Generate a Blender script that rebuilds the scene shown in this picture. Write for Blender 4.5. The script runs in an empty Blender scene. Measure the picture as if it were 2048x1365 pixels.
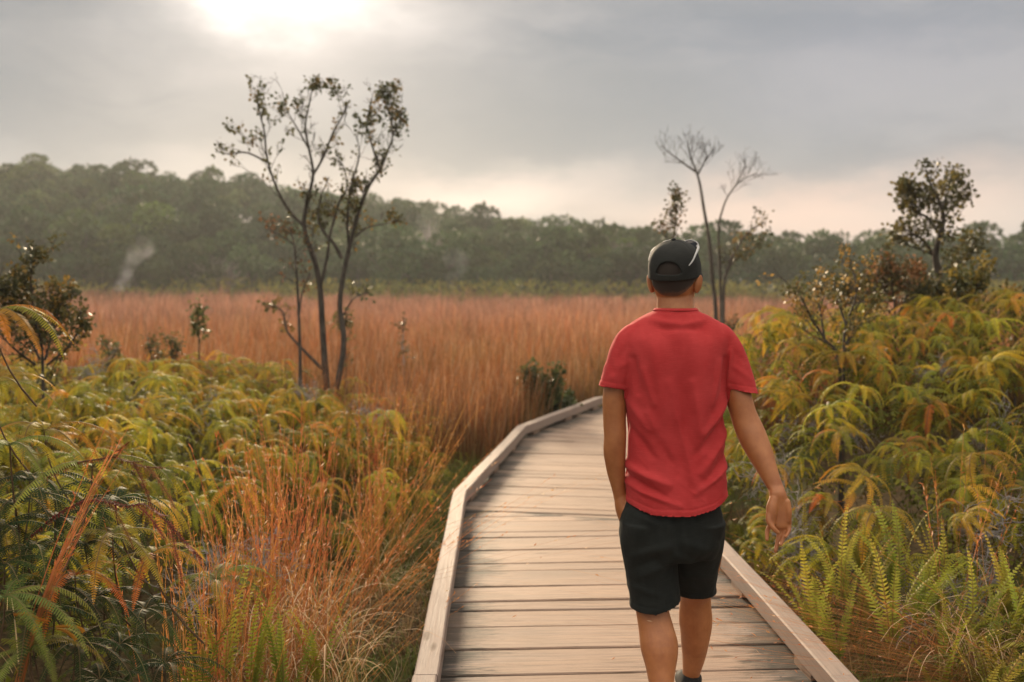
import bpy, bmesh, math, random
import numpy as np
from mathutils import Vector, Matrix, Quaternion, noise as mnoise

SC = bpy.context.scene
COL = SC.collection
R = math.radians
random.seed(7)
RNG = np.random.default_rng(11)

# ---------------------------------------------------------------- camera
CAM_H = 1.62
F_PX = 1991.0
PITCH = math.atan(122.5 / F_PX)
cam = bpy.data.cameras.new('camera')
cam.lens = 35.0
cam.sensor_width = 36.0
cam.clip_start = 0.05
cam.clip_end = 3000
cam.dof.use_dof = True
cam.dof.focus_distance = 3.42
cam.dof.aperture_fstop = 2.4
cam_o = bpy.data.objects.new('camera', cam)
cam_o.location = (0, 0, CAM_H)
cam_o.rotation_euler = (math.pi / 2 - PITCH, 0, 0)
COL.objects.link(cam_o)
SC.camera = cam_o


def raydir(px, py):
    """direction of the photograph's pixel, used to measure real positions from the photograph"""
    u = (682.5 - py) / F_PX
    r = (px - 1024) / F_PX
    return Vector((r, math.cos(PITCH) + u * math.sin(PITCH), -math.sin(PITCH) + u * math.cos(PITCH)))


def P(px, py, Y):
    d = raydir(px, py)
    s = Y / d.y
    return Vector((d.x * s, Y, CAM_H + d.z * s))


# ---------------------------------------------------------------- exposure
SC.view_settings.view_transform = 'Standard'
SC.view_settings.look = 'None'
SC.view_settings.exposure = 0.78
SC.view_settings.gamma = 1.0
SC.render.engine = 'CYCLES'
SC.cycles.use_denoising = True
SC.cycles.max_bounces = 7
SC.cycles.diffuse_bounces = 3
SC.cycles.transmission_bounces = 4
SC.cycles.transparent_max_bounces = 8
SC.cycles.volume_bounces = 1
SC.cycles.sample_clamp_indirect = 6.0

# ---------------------------------------------------------------- sun and sky
SUN_D = raydir(575, -20).normalized()
SUN_EL = math.asin(SUN_D.z)
SUN_AZ = math.atan2(SUN_D.x, SUN_D.y)
sun = bpy.data.lights.new('sun', 'SUN')
sun.energy = 4.6
sun.angle = R(10)
sun.color = (1.0, 0.78, 0.52)
sun_o = bpy.data.objects.new('sun', sun)
sun_o.rotation_euler = SUN_D.to_track_quat('Z', 'Y').to_euler()
sun_o.location = (0, 0, 30)
COL.objects.link(sun_o)


class NT:
    """small helper for building node trees"""

    def __init__(self, tree):
        self.t = tree
        self.n = tree.nodes
        self.l = tree.links

    def node(self, typ, **kw):
        nd = self.n.new(typ)
        for k, v in kw.items():
            setattr(nd, k, v)
        return nd

    def link(self, a, b):
        self.l.new(a, b)

    def setin(self, sock, v):
        if hasattr(v, 'is_output') or isinstance(v, bpy.types.NodeSocket):
            self.l.new(v, sock)
        else:
            sock.default_value = v

    def math(self, op, a, b=None, c=None, clamp=False):
        nd = self.node('ShaderNodeMath', operation=op)
        nd.use_clamp = clamp
        self.setin(nd.inputs[0], a)
        if b is not None:
            self.setin(nd.inputs[1], b)
        if c is not None:
            self.setin(nd.inputs[2], c)
        return nd.outputs[0]

    def vmath(self, op, a, b=None):
        nd = self.node('ShaderNodeVectorMath', operation=op)
        self.setin(nd.inputs[0], a)
        if b is not None:
            self.setin(nd.inputs[1], b)
        return nd.outputs['Value'] if op in ('DISTANCE', 'LENGTH', 'DOT_PRODUCT') else nd.outputs[0]

    def mix(self, f, a, b, blend='MIX'):
        nd = self.node('ShaderNodeMix', data_type='RGBA', blend_type=blend)
        self.setin(nd.inputs[0], f)
        for s, v in ((nd.inputs[6], a), (nd.inputs[7], b)):
            if isinstance(v, tuple) and len(v) == 3:
                v = v + (1,)
            self.setin(s, v)
        return nd.outputs[2]

    def ramp(self, f, stops, interp='LINEAR'):
        nd = self.node('ShaderNodeValToRGB')
        cr = nd.color_ramp
        cr.interpolation = interp
        while len(cr.elements) > 1:
            cr.elements.remove(cr.elements[0])
        for i, (p, c) in enumerate(stops):
            e = cr.elements[0] if i == 0 else cr.elements.new(p)
            e.position = p
            e.color = tuple(c) + (1,) if len(c) == 3 else c
        self.setin(nd.inputs[0], f)
        return nd.outputs[0]

    def mapr(self, v, a, b, c=0.0, d=1.0, smooth=False):
        nd = self.node('ShaderNodeMapRange')
        nd.clamp = True
        if smooth:
            nd.interpolation_type = 'SMOOTHSTEP'
        for i, x in enumerate((v, a, b, c, d)):
            self.setin(nd.inputs[i], x)
        return nd.outputs[0]

    def noise(self, vec, scale, detail=4, rough=0.5, dist=0.0, out=0):
        nd = self.node('ShaderNodeTexNoise')
        if vec is not None:
            self.setin(nd.inputs['Vector'], vec)
        nd.inputs['Scale'].default_value = scale
        nd.inputs['Detail'].default_value = detail
        nd.inputs['Roughness'].default_value = rough
        nd.inputs['Distortion'].default_value = dist
        return nd.outputs[out]

    def scalev(self, vec, s):
        nd = self.node('ShaderNodeMapping')
        self.setin(nd.inputs['Vector'], vec)
        nd.inputs['Scale'].default_value = s
        return nd.outputs[0]


world = bpy.data.worlds.new('World')
SC.world = world
world.use_nodes = True
W = NT(world.node_tree)
W.n.clear()
geo = W.node('ShaderNodeTexCoord').outputs['Generated']
wdir = W.vmath('NORMALIZE', geo)
sep = W.node('ShaderNodeSeparateXYZ')
W.link(wdir, sep.inputs[0])
wz = sep.outputs[2]


def cloud_spot(px, py, sx, sz):
    """soft patch of cloud centred on one direction of the sky, sx and sz its half sizes in radians"""
    d = raydir(px, py).normalized()
    k = (1.0 / sx, 1.0 / sx, 1.0 / sz)
    dv = W.vmath('SUBTRACT', wdir, tuple(d))
    dv = W.vmath('ADD', dv, warp)
    q = W.vmath('LENGTH', W.vmath('MULTIPLY', dv, k))
    return W.math('EXPONENT', W.math('MULTIPLY', W.math('MULTIPLY', q, q), -1.0))


nz = W.node('ShaderNodeTexNoise')
W.link(W.scalev(wdir, (2.2, 2.2, 5.0)), nz.inputs['Vector'])
nz.inputs['Scale'].default_value = 2.4
nz.inputs['Detail'].default_value = 6
nz.inputs['Roughness'].default_value = 0.55
warp = W.vmath('MULTIPLY', W.vmath('SUBTRACT', nz.outputs['Color'], (0.5, 0.5, 0.5)), (0.22, 0.22, 0.13))
cl = W.noise(W.scalev(W.vmath('ADD', wdir, warp), (1.6, 1.6, 5.5)), 2.1, 7, 0.5)
cl = W.mapr(cl, 0.34, 0.64, smooth=True)
skyc = W.mix(cl, (0.118, 0.143, 0.170), (0.243, 0.245, 0.256))
low = W.math('EXPONENT', W.math('MULTIPLY', W.math('MAXIMUM', wz, 0.0), -16.0))
skyc = W.mix(W.math('MULTIPLY', low, 0.5), skyc, (0.33, 0.285, 0.262))
skyc = W.mix(W.math('MULTIPLY', cloud_spot(1130, 250, 0.24, 0.06), 0.95), skyc, (0.140, 0.160, 0.178))
skyc = W.mix(W.math('MULTIPLY', cloud_spot(250, 300, 0.20, 0.05), 0.45), skyc, (0.215, 0.222, 0.234))
skyc = W.mix(W.math('MULTIPLY', cloud_spot(0, 60, 0.09, 0.12), 0.55), skyc, (0.140, 0.152, 0.166))
skyc = W.mix(W.math('MULTIPLY', cloud_spot(1750, 120, 0.20, 0.08), 0.5), skyc, (0.225, 0.230, 0.268))
skyc = W.mix(W.math('MULTIPLY', cloud_spot(950, 385, 0.12, 0.028), 0.85), skyc, (0.58, 0.47, 0.41))
skyc = W.mix(W.math('MULTIPLY', cloud_spot(1580, 420, 0.15, 0.028), 0.8), skyc, (0.50, 0.345, 0.29))
skyc = W.mix(W.math('MULTIPLY', cloud_spot(1990, 390, 0.08, 0.03), 0.75), skyc, (0.44, 0.335, 0.295))
skyc = W.mix(W.math('MULTIPLY', cloud_spot(430, 370, 0.09, 0.03), 0.5), skyc, (0.46, 0.41, 0.38))
# the sun behind thin cloud
g1 = cloud_spot(620, 60, 0.13, 0.06)
g2 = cloud_spot(565, -60, 0.072, 0.034)
g3 = cloud_spot(600, -55, 0.12, 0.046)
skyc = W.mix(1.0, skyc, W.mix(g1, (0, 0, 0), (0.12, 0.10, 0.085)), 'ADD')
skyc = W.mix(1.0, skyc, W.mix(g2, (0, 0, 0), (0.95, 0.86, .77)), 'ADD')
skyc = W.mix(1.0, skyc, W.mix(g3, (0, 0, 0), (0.20, 0.175, 0.15)), 'ADD')
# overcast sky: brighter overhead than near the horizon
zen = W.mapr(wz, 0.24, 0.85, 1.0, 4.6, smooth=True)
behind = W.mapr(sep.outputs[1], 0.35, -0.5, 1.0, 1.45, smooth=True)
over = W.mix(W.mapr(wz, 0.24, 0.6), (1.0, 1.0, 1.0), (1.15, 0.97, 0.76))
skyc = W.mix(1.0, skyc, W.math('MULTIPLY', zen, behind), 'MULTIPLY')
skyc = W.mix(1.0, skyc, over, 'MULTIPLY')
skyc = W.mix(W.mapr(wz, -0.06, -0.01), (0.12, 0.09, 0.06), skyc)
nish = W.node('ShaderNodeTexSky', sky_type='NISHITA')
nish.sun_disc = False
nish.sun_elevation = SUN_EL
nish.sun_rotation = SUN_AZ
bg1 = W.node('ShaderNodeBackground')
W.link(nish.outputs[0], bg1.inputs[0])
bg1.inputs[1].default_value = 0.05
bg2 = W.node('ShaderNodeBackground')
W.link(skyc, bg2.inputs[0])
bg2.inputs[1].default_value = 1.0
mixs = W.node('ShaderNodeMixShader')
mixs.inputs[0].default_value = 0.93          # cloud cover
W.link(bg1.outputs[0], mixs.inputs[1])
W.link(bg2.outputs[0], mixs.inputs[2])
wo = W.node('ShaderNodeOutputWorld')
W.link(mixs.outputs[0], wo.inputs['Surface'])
world.cycles.sampling_method = 'MANUAL'
world.cycles.sample_map_resolution = 1024


# ---------------------------------------------------------------- objects and meshes
def tag(o, label=None, cat=None, group=None, kind=None):
    if label:
        o['label'] = label
    if cat:
        o['category'] = cat
    if group:
        o['group'] = group
    if kind:
        o['kind'] = kind
    return o


def empty(name, loc=(0, 0, 0), rz=0.0):
    o = bpy.data.objects.new(name, None)
    o.empty_display_size = 0.1
    o.location = loc
    o.rotation_euler = (0, 0, rz)
    COL.objects.link(o)
    return o


def link(name, me, mat=None, parent=None):
    o = bpy.data.objects.new(name, me)
    if mat is not None and not me.materials:
        me.materials.append(mat)
    COL.objects.link(o)
    if parent is not None:
        o.parent = parent
    return o


def copy_tree(o, parent=None):
    c = o.copy()
    COL.objects.link(c)
    if parent is not None:
        c.parent = parent
    for ch in list(o.children):
        copy_tree(ch, c)
    return c


class MB:
    """collects numpy quads with a tint colour per vertex and builds one mesh"""

    def __init__(self):
        self.v, self.f, self.c, self.n = [], [], [], 0

    def add(self, v, f, c):
        v = np.asarray(v, float).reshape(-1, 3)
        f = np.asarray(f, int).reshape(-1, 4)
        c = np.asarray(c, float)
        if c.ndim == 1:
            c = np.tile(c[:3], (len(v), 1))
        self.v.append(v)
        self.f.append(f + self.n)
        self.c.append(c.reshape(-1, 3))
        self.n += len(v)

    def merge(self, other, M=None, tint=None):
        v = np.concatenate(other.v)
        if M is not None:
            M = np.array(M)
            v = v @ M[:3, :3].T + M[:3, 3]
        c = np.concatenate(other.c)
        if tint is not None:
            c = c * np.asarray(tint)
        self.add(v, np.concatenate(other.f), c)

    def mesh(self, name, smooth=False):
        me = bpy.data.meshes.new(name)
        v = np.concatenate(self.v)
        f = np.concatenate(self.f)
        c = np.concatenate(self.c)
        me.vertices.add(len(v))
        me.vertices.foreach_set('co', v.ravel())
        me.loops.add(f.size)
        me.loops.foreach_set('vertex_index', f.ravel())
        me.polygons.add(len(f))
        me.polygons.foreach_set('loop_start', np.arange(0, f.size, 4))
        me.polygons.foreach_set('loop_total', np.full(len(f), 4))
        if smooth:
            me.polygons.foreach_set('use_smooth', np.ones(len(f), bool))
        at = me.color_attributes.new('tint', 'FLOAT_COLOR', 'POINT')
        at.data.foreach_set('color', np.concatenate([c, np.ones((len(c), 1))], 1).ravel())
        me.update(calc_edges=True)
        me.validate()
        return me


def nrm(a):
    return a / np.maximum(np.linalg.norm(a, axis=-1, keepdims=True), 1e-9)


def ribbons(mb, pts, w, side, col):
    """N ribbons: pts (N,k,3), half width w (N,k), side (N,3), col (N,k,3)"""
    N, k, _ = pts.shape
    s = side[:, None, :] * w[:, :, None]
    v = np.stack([pts - s, pts + s], 2).reshape(-1, 3)
    base = (np.arange(N) * k * 2)[:, None] + (np.arange(k - 1) * 2)[None]
    f = np.stack([base, base + 1, base + 3, base + 2], -1).reshape(-1, 4)
    c = np.repeat(np.broadcast_to(col, (N, k, 3)), 2, axis=1).reshape(-1, 3)
    mb.add(v, f, c)


def leaves(mb, pos, d, up, ln, wd, col):
    """N leaf quads (kites folded a little): pos, direction, up (N,3); ln, wd (N,)"""
    d = nrm(d)
    s = nrm(np.cross(d, up))
    n = np.cross(s, d)
    ln = ln[:, None]
    wd = wd[:, None]
    a = pos
    b = pos + d * ln * 0.5 + s * wd - n * wd * 0.25
    c = pos + d * ln
    e = pos + d * ln * 0.5 - s * wd - n * wd * 0.25
    v = np.stack([a, b, c, e], 1).reshape(-1, 3)
    f = np.arange(len(pos) * 4).reshape(-1, 4)
    mb.add(v, f, np.repeat(np.broadcast_to(col, (len(pos), 3)), 4, axis=0))


def tube(mb, pts, rad, col, sides=6):
    """tapered tube along a polyline"""
    pts = np.asarray(pts, float)
    k = len(pts)
    rad = np.broadcast_to(np.asarray(rad, float), (k,))
    t = nrm(np.gradient(pts, axis=0))
    ref = np.array([0.3, 0.2, 1.0]) if abs(t[0, 2]) < 0.9 else np.array([1.0, 0.1, 0.1])
    u = nrm(np.cross(t, ref))
    w = np.cross(t, u)
    a = np.linspace(0, 2 * np.pi, sides, endpoint=False)
    ring = u[:, None, :] * np.cos(a)[None, :, None] + w[:, None, :] * np.sin(a)[None, :, None]
    v = (pts[:, None, :] + ring * rad[:, None, None]).reshape(-1, 3)
    i = np.arange(k - 1)[:, None] * sides
    j = np.arange(sides)[None]
    j2 = (j + 1) % sides
    f = np.stack([i + j, i + j2, i + sides + j2, i + sides + j], -1).reshape(-1, 4)
    mb.add(v, f, col)


# ---------------------------------------------------------------- materials
def new_mat(name):
    m = bpy.data.materials.new(name)
    m.use_nodes = True
    t = NT(m.node_tree)
    t.n.clear()
    out = t.node('ShaderNodeOutputMaterial')
    return m, t, out


def foliage_mat(name, trans=0.35, rough=0.55, vary=0.25, spec=0.3, warm=None):
    """leaf material: colour from the tint attribute, varied per object, part of the light passes through"""
    m, t, out = new_mat(name)
    at = t.node('ShaderNodeAttribute', attribute_name='tint').outputs['Color']
    oi = t.node('ShaderNodeObjectInfo').outputs['Random']
    hsv = t.node('ShaderNodeHueSaturation')
    t.setin(hsv.inputs['Hue'], t.mapr(oi, 0, 1, 0.5 - 0.03 * vary * 4, 0.5 + 0.03 * vary * 4))
    t.setin(hsv.inputs['Saturation'], 1.0)
    t.setin(hsv.inputs['Value'], t.mapr(t.math('FRACT', t.math('MULTIPLY', oi, 7.31)), 0, 1, 1 - vary, 1 + vary))
    t.link(at, hsv.inputs['Color'])
    col = hsv.outputs[0]
    b = t.node('ShaderNodeBsdfPrincipled')
    t.link(col, b.inputs['Base Color'])
    b.inputs['Roughness'].default_value = rough
    b.inputs['Specular IOR Level'].default_value = spec
    tr = t.node('ShaderNodeBsdfTranslucent')
    t.link(col, tr.inputs['Color'])
    mx = t.node('ShaderNodeMixShader')
    mx.inputs[0].default_value = trans
    t.link(b.outputs[0], mx.inputs[1])
    t.link(tr.outputs[0], mx.inputs[2])
    t.link(mx.outputs[0], out.inputs['Surface'])
    return m


def bark_mat(name, c1, c2, scale=30.0):
    m, t, out = new_mat(name)
    tc = t.node('ShaderNodeTexCoord').outputs['Object']
    n = t.noise(t.scalev(tc, (1, 1, 0.35)), scale, 5, 0.65)
    col = t.ramp(n, [(0.3, c1), (0.65, c2)])
    b = t.node('ShaderNodeBsdfPrincipled')
    t.link(col, b.inputs['Base Color'])
    b.inputs['Roughness'].default_value = 0.85
    b.inputs['Specular IOR Level'].default_value = 0.2
    bp = t.node('ShaderNodeBump')
    bp.inputs['Strength'].default_value = 0.5
    bp.inputs['Distance'].default_value = 0.01
    t.link(n, bp.inputs['Height'])
    t.link(bp.outputs[0], b.inputs['Normal'])
    t.link(b.outputs[0], out.inputs['Surface'])
    return m


M_FERN = foliage_mat('fern_leaf', 0.40, 0.62, 0.28, 0.12)
M_GRASS = foliage_mat('dry_grass', 0.32, 0.65, 0.15, 0.15)
M_LEAF = foliage_mat('tree_leaf', 0.30, 0.5, 0.15, 0.3)
M_FOREST = foliage_mat('forest_leaf', 0.25, 0.6, 0.0, 0.2)
M_BARK = bark_mat('bark', (0.028, 0.023, 0.019), (0.085, 0.072, 0.060))
M_TWIG = bark_mat('lichen_twig', (0.15, 0.132, 0.125), (0.34, 0.31, 0.295), 60)
M_STALK = bark_mat('fern_stalk', (0.05, 0.03, 0.018), (0.13, 0.075, 0.04), 60)


def smooth(a, b, x):
    t = np.clip((np.asarray(x, float) - a) / (b - a), 0, 1)
    return t * t * (3 - 2 * t)
# ---------------------------------------------------------------- ground
def gh(x, y):
    """height of the ground"""
    x = np.asarray(x, float)
    y = np.asarray(y, float)
    z = np.full(np.broadcast(x, y).shape, -0.36)
    z = z + 0.55 * smooth(1.7, 4.2, x) * smooth(3.5, 8.0, y) * (1 - smooth(9.5, 13, y))
    z = z + 0.35 * smooth(1.2, 4.0, -x) * (1 - smooth(10, 13, y))
    z = z + 0.55 * smooth(5, 45, -x) * smooth(25, 70, y)
    z = z + 11.2 * smooth(84, 140, y) * smooth(-42, 80, -x + (y - 110) * 0.15)
    z = z + 0.8 * smooth(84, 130, y)
    z = z + 0.05 * np.sin(x * 1.7 + 0.6 * y) * np.sin(y * 1.3 - 0.4 * x)
    return z


def ground_mesh():
    xs = np.concatenate([np.linspace(-310, -80, 26)[:-1], np.linspace(-80, -9, 36)[:-1], np.linspace(-9, 9, 73)[:-1],
                         np.linspace(9, 80, 36)[:-1], np.linspace(80, 310, 26)])
    ys = np.concatenate([np.linspace(-60, -2, 12)[:-1], np.linspace(-2, 16, 73)[:-1], np.linspace(16, 170, 78)[:-1], np.linspace(170, 395, 30)])
    X, Y = np.meshgrid(xs, ys)
    Z = gh(X, Y)
    nx, ny = len(xs), len(ys)
    idx = np.arange(nx * ny).reshape(ny, nx)
    f = np.stack([idx[:-1, :-1], idx[:-1, 1:], idx[1:, 1:], idx[1:, :-1]], -1).reshape(-1, 4)
    mb = MB()
    mb.add(np.stack([X, Y, Z], -1).reshape(-1, 3), f, (1, 1, 1))
    return mb.mesh('ground', True)


m, t, out = new_mat('marsh_soil')
tc = t.node('ShaderNodeTexCoord').outputs['Object']
n1 = t.noise(tc, 1.3, 6, 0.6)
n2 = t.noise(tc, 22, 5, 0.7)
sx = t.node('ShaderNodeSeparateXYZ')
t.link(tc, sx.inputs[0])
near = t.ramp(n2, [(0.3, (0.03, 0.024, 0.014)), (0.5, (0.085, 0.06, 0.03)), (0.7, (0.16, 0.105, 0.05))])
near = t.mix(t.mapr(n1, 0.48, 0.62), near, (0.07, 0.085, 0.022))
far = t.ramp(n2, [(0.3, (0.12, 0.055, 0.022)), (0.7, (0.26, 0.125, 0.05))])
col = t.mix(t.mapr(sx.outputs[1], 10, 22), near, far)
col = t.mix(t.mapr(sx.outputs[1], 76, 92), col, (0.05, 0.05, 0.022))
b = t.node('ShaderNodeBsdfPrincipled')
t.link(col, b.inputs['Base Color'])
b.inputs['Roughness'].default_value = 0.95
b.inputs['Specular IOR Level'].default_value = 0.05
bp = t.node('ShaderNodeBump')
bp.inputs['Distance'].default_value = 0.05
t.link(n2, bp.inputs['Height'])
t.link(bp.outputs[0], b.inputs['Normal'])
t.link(b.outputs[0], out.inputs['Surface'])
g = link('ground', ground_mesh(), m)
tag(g, 'dark peaty ground under the ferns and marsh grass', 'ground', kind='structure')


# ---------------------------------------------------------------- boardwalk
def wood_mat(name='weathered_wood', grey_=0.0):
    m, t, out = new_mat(name)
    uv = t.node('ShaderNodeUVMap', uv_map='grain').outputs[0]      # u along the grain in metres, v across it
    at = t.node('ShaderNodeAttribute', attribute_name='plank').outputs['Color']   # r random per plank, g distance from its left end
    sp = t.node('ShaderNodeSeparateColor')
    t.link(at, sp.inputs[0])
    rnd, dl_, dr_ = sp.outputs[0], sp.outputs[1], sp.outputs[2]
    left = t.math('MAXIMUM', t.math('MINIMUM', dl_, dr_), 0.0)
    mould = t.mapr(t.math('FRACT', t.math('MULTIPLY', rnd, 5.7)), 0.05, 0.40, 0.35, 1.0)
    off = t.node('ShaderNodeCombineXYZ')
    t.link(t.math('MULTIPLY', rnd, 37.0), off.inputs[0])
    t.link(t.math('MULTIPLY', rnd, 91.0), off.inputs[1])
    v = t.vmath('ADD', uv, off.outputs[0])
    wv = t.noise(t.scalev(v, (1.5, 5, 1)), 2.0, 2, 0.5, out=1)
    v2 = t.vmath('ADD', v, t.vmath('MULTIPLY', t.vmath('SUBTRACT', wv, (0.5, 0.5, 0.5)), (0.0, 0.03, 0.0)))
    grain = t.noise(t.scalev(v2, (2.2, 95, 1)), 1.0, 5, 0.65)
    broad = t.noise(t.scalev(v2, (1.1, 14, 1)), 1.0, 3, 0.5)
    crack = t.noise(t.scalev(v2, (3.0, 150, 1)), 1.0, 2, 0.5)
    base = t.mix(rnd, (0.260, 0.178, 0.128), (0.345, 0.240, 0.175))
    base = t.mix(t.mapr(broad, 0.35, 0.7), base, (0.28, 0.205, 0.16))
    base = t.mix(t.mapr(grain, 0.50, 0.32, 0, 0.75), base, (0.075, 0.047, 0.03))
    base = t.mix(t.mapr(grain, 0.54, 0.72, 0, 0.6), base, (0.42, 0.30, 0.215))
    ck = t.math('MULTIPLY', t.mapr(crack, 0.34, 0.27), t.mapr(broad, 0.60, 0.4))
    base = t.mix(t.math('MULTIPLY', ck, 0.85), base, (0.05, 0.04, 0.032))
    fine = t.noise(t.scalev(v2, (6.0, 260, 1)), 1.0, 3, 0.6)
    base = t.mix(t.mapr(fine, 0.5, 0.36, 0, 0.4), base, (0.10, 0.07, 0.048))
    tone = t.noise(t.scalev(v, (0.9, 2.2, 1)), 1.0, 4, 0.6)
    base = t.mix(t.mapr(tone, 0.55, 0.72, 0, 0.5), base, (0.16, 0.125, 0.10))
    base = t.mix(grey_, base, (0.29, 0.255, 0.24))
    # black mildew creeping in from the kerb along the grain
    st = t.noise(t.scalev(v2, (6.0, 75, 1)), 1.0, 6, 0.75)
    blot = t.noise(t.scalev(v, (2.5, 6, 1)), 1.0, 3, 0.6)
    e = t.math('ADD', t.math('MULTIPLY', left, 1.0), t.math('MULTIPLY', t.math('SUBTRACT', blot, 0.5), 0.55))
    reach = t.mapr(e, 0.05, 0.42, 1.0, 0.0)
    ms = t.math('MULTIPLY', t.mapr(t.math('ADD', st, t.math('MULTIPLY', reach, 0.36)), 0.66, 0.84), mould)
    base = t.mix(t.math('MULTIPLY', ms, 0.93), base, (0.022, 0.023, 0.021))
    grey = t.mapr(blot, 0.5, 0.72, 0, 0.45)
    base = t.mix(t.math('MULTIPLY', grey, reach), base, (0.21, 0.205, 0.21))
    # knots
    vor = t.node('ShaderNodeTexVoronoi')
    t.link(t.scalev(v2, (1.6, 6.5, 1)), vor.inputs['Vector'])
    vor.inputs['Scale'].default_value = 1.0
    kn = t.mapr(vor.outputs['Distance'], 0.07, 0.12, 1, 0)
    base = t.mix(t.math('MULTIPLY', kn, 0.75), base, (0.09, 0.06, 0.04))
    sc_n = t.node('ShaderNodeSeparateXYZ')
    t.link(uv, sc_n.inputs[0])
    ax = t.math('SUBTRACT', t.math('MINIMUM', dl_, dr_), 0.10)
    ay = t.math('SUBTRACT', t.math('ABSOLUTE', sc_n.outputs[1]), 0.042)
    rr_ = t.math('SQRT', t.math('ADD', t.math('MULTIPLY', ax, ax), t.math('MULTIPLY', ay, ay)))
    base = t.mix(t.mapr(rr_, 0.006, 0.0045, 0, 0.85), base, (0.03, 0.026, 0.024))
    b = t.node('ShaderNodeBsdfPrincipled')
    t.link(base, b.inputs['Base Color'])
    t.link(t.mapr(grain, 0.3, 0.7, 0.55, 0.75), b.inputs['Roughness'])
    b.inputs['Specular IOR Level'].default_value = 0.12
    bp = t.node('ShaderNodeBump')
    bp.inputs['Strength'].default_value = 0.6
    bp.inputs['Distance'].default_value = 0.004
    t.link(t.math('SUBTRACT', grain, t.math('MULTIPLY', ck, 0.8)), bp.inputs['Height'])
    t.link(bp.outputs[0], b.inputs['Normal'])
    t.link(b.outputs[0], out.inputs['Surface'])
    return m


M_WOOD = wood_mat()
M_RAIL = wood_mat('greyed_rail_wood', 0.42)

# left and right outer edges of the walkway (top of the kerb), walking away from the camera
LEFT = [Vector(p) for p in ((-0.33, -1.5), (-0.374, 3.685), (-0.417, 6.98), (0.056, 10.16), (1.05, 12.62), (2.9, 14.6), (5.6, 15.9))]
RIGHT = [Vector(p) for p in ((1.50, -1.5), (1.297, 3.685), (1.20, 6.55), (1.66, 9.45), (2.35, 11.2), (3.95, 12.95), (6.1, 14.1))]
KERB_W, KERB_H, KERB_Z = 0.092, 0.085, 0.042


def clip_poly(poly, a, b):
    """keep the part of a 2-D polygon left of the line a->b"""
    out_p = []
    n = Vector((-(b - a).y, (b - a).x))
    for i in range(len(poly)):
        p, q = poly[i], poly[(i + 1) % len(poly)]
        dp, dq = n.dot(p - a), n.dot(q - a)
        if dp >= 0:
            out_p.append(p)
        if dp * dq < 0:
            out_p.append(p + (q - p) * (dp / (dp - dq)))
    return out_p


def deck():
    bm = bmesh.new()
    uvl = bm.loops.layers.uv.new('grain')
    cl_ = bm.loops.layers.float_color.new('plank')
    rnd = random.Random(5)
    for i in range(len(LEFT) - 1):
        l0, l1, r0, r1 = LEFT[i], LEFT[i + 1], RIGHT[i], RIGHT[i + 1]
        ins = 0.02
        quad = [l0, r0, r1, l1]
        mid0, mid1 = (l0 + r0) / 2, (l1 + r1) / 2
        h = (mid1 - mid0).normalized()
        nrm2 = Vector((h.y, -h.x))
        if i < 2:
            nrm2 = Vector((1.0, 0.055)).normalized()
        h2 = Vector((-nrm2.y, nrm2.x))
        lo = min((p - mid0).dot(h2) for p in quad)
        hi = max((p - mid0).dot(h2) for p in quad)
        s = lo
        while s < hi:
            w = rnd.choice((0.140, 0.140, 0.288, 0.288, 0.235)) if i else rnd.choice((0.140, 0.184, 0.140, 0.235))
            gap = rnd.choice((0.006, 0.009, 0.013, 0.020))
            c = mid0 + h2 * (s + w / 2)
            hw = w / 2 - gap / 2
            sk = rnd.uniform(-0.003, 0.003)
            poly = [c - nrm2 * 3 - h2 * (hw + sk), c + nrm2 * 3 - h2 * (hw - sk), c + nrm2 * 3 + h2 * (hw - sk), c - nrm2 * 3 + h2 * (hw + sk)]
            for a, b2 in ((quad[0], quad[1]), (quad[1], quad[2]), (quad[2], quad[3]), (quad[3], quad[0])):
                if len(poly) >= 3:
                    poly = clip_poly(poly, a, b2)
            s += w
            if len(poly) < 3:
                continue
            zt = rnd.uniform(-0.004, 0.003)
            tl = rnd.uniform(-0.004, 0.004)
            pr = rnd.random()
            mould = rnd.uniform(0.55, 1.0) if rnd.random() < 0.75 else rnd.uniform(0.0, 0.3)
            if 1000 < 0:
                mould = 0
            bot = [bm.verts.new((p.x, p.y, -0.045)) for p in poly]
            cen = sum((p for p in poly), Vector((0, 0))) / len(poly)
            cx = (cen - mid0).dot(nrm2)

            def dz(p):
                return zt + tl * ((p - mid0).dot(nrm2) - cx)
            # bevelled long edges: an inner top ring a little higher than the outer one
            mid_r = [bm.verts.new((p.x, p.y, -0.005 + dz(p))) for p in poly]
            inner = []
            for p in poly:
                d = p - c
                k = d.dot(h2)
                kk = max(min(k, hw - 0.005), -hw + 0.005)
                inner.append(bm.verts.new((p.x + h2.x * (kk - k), p.y + h2.y * (kk - k), dz(p))))
            fs = []
            nn = len(poly)
            try:
                fs.append(bm.faces.new(inner))
                fs.append(bm.faces.new(bot[::-1]))
                for k in range(nn):
                    k2 = (k + 1) % nn
                    fs.append(bm.faces.new((bot[k], bot[k2], mid_r[k2], mid_r[k])))
                    fs.append(bm.faces.new((mid_r[k], mid_r[k2], inner[k2], inner[k])))
            except ValueError:
                pass
            ledge = min((p - mid0).dot(nrm2) for p in poly)
            for fc in fs:
                for lp in fc.loops:
                    p = Vector(lp.vert.co[:2])
                    u = (p - mid0).dot(nrm2)
                    lp[uvl].uv = (u, (p - c).dot(h2) + lp.vert.co.z)
                    dl = u - ledge - KERB_W + 0.02
                    dr = (max((q - mid0).dot(nrm2) for q in poly) - KERB_W) - u
                    lp[cl_] = (pr, dl, dr, 1)
    me = bpy.data.meshes.new('boardwalk')
    bm.to_mesh(me)
    bm.free()
    return me


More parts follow.
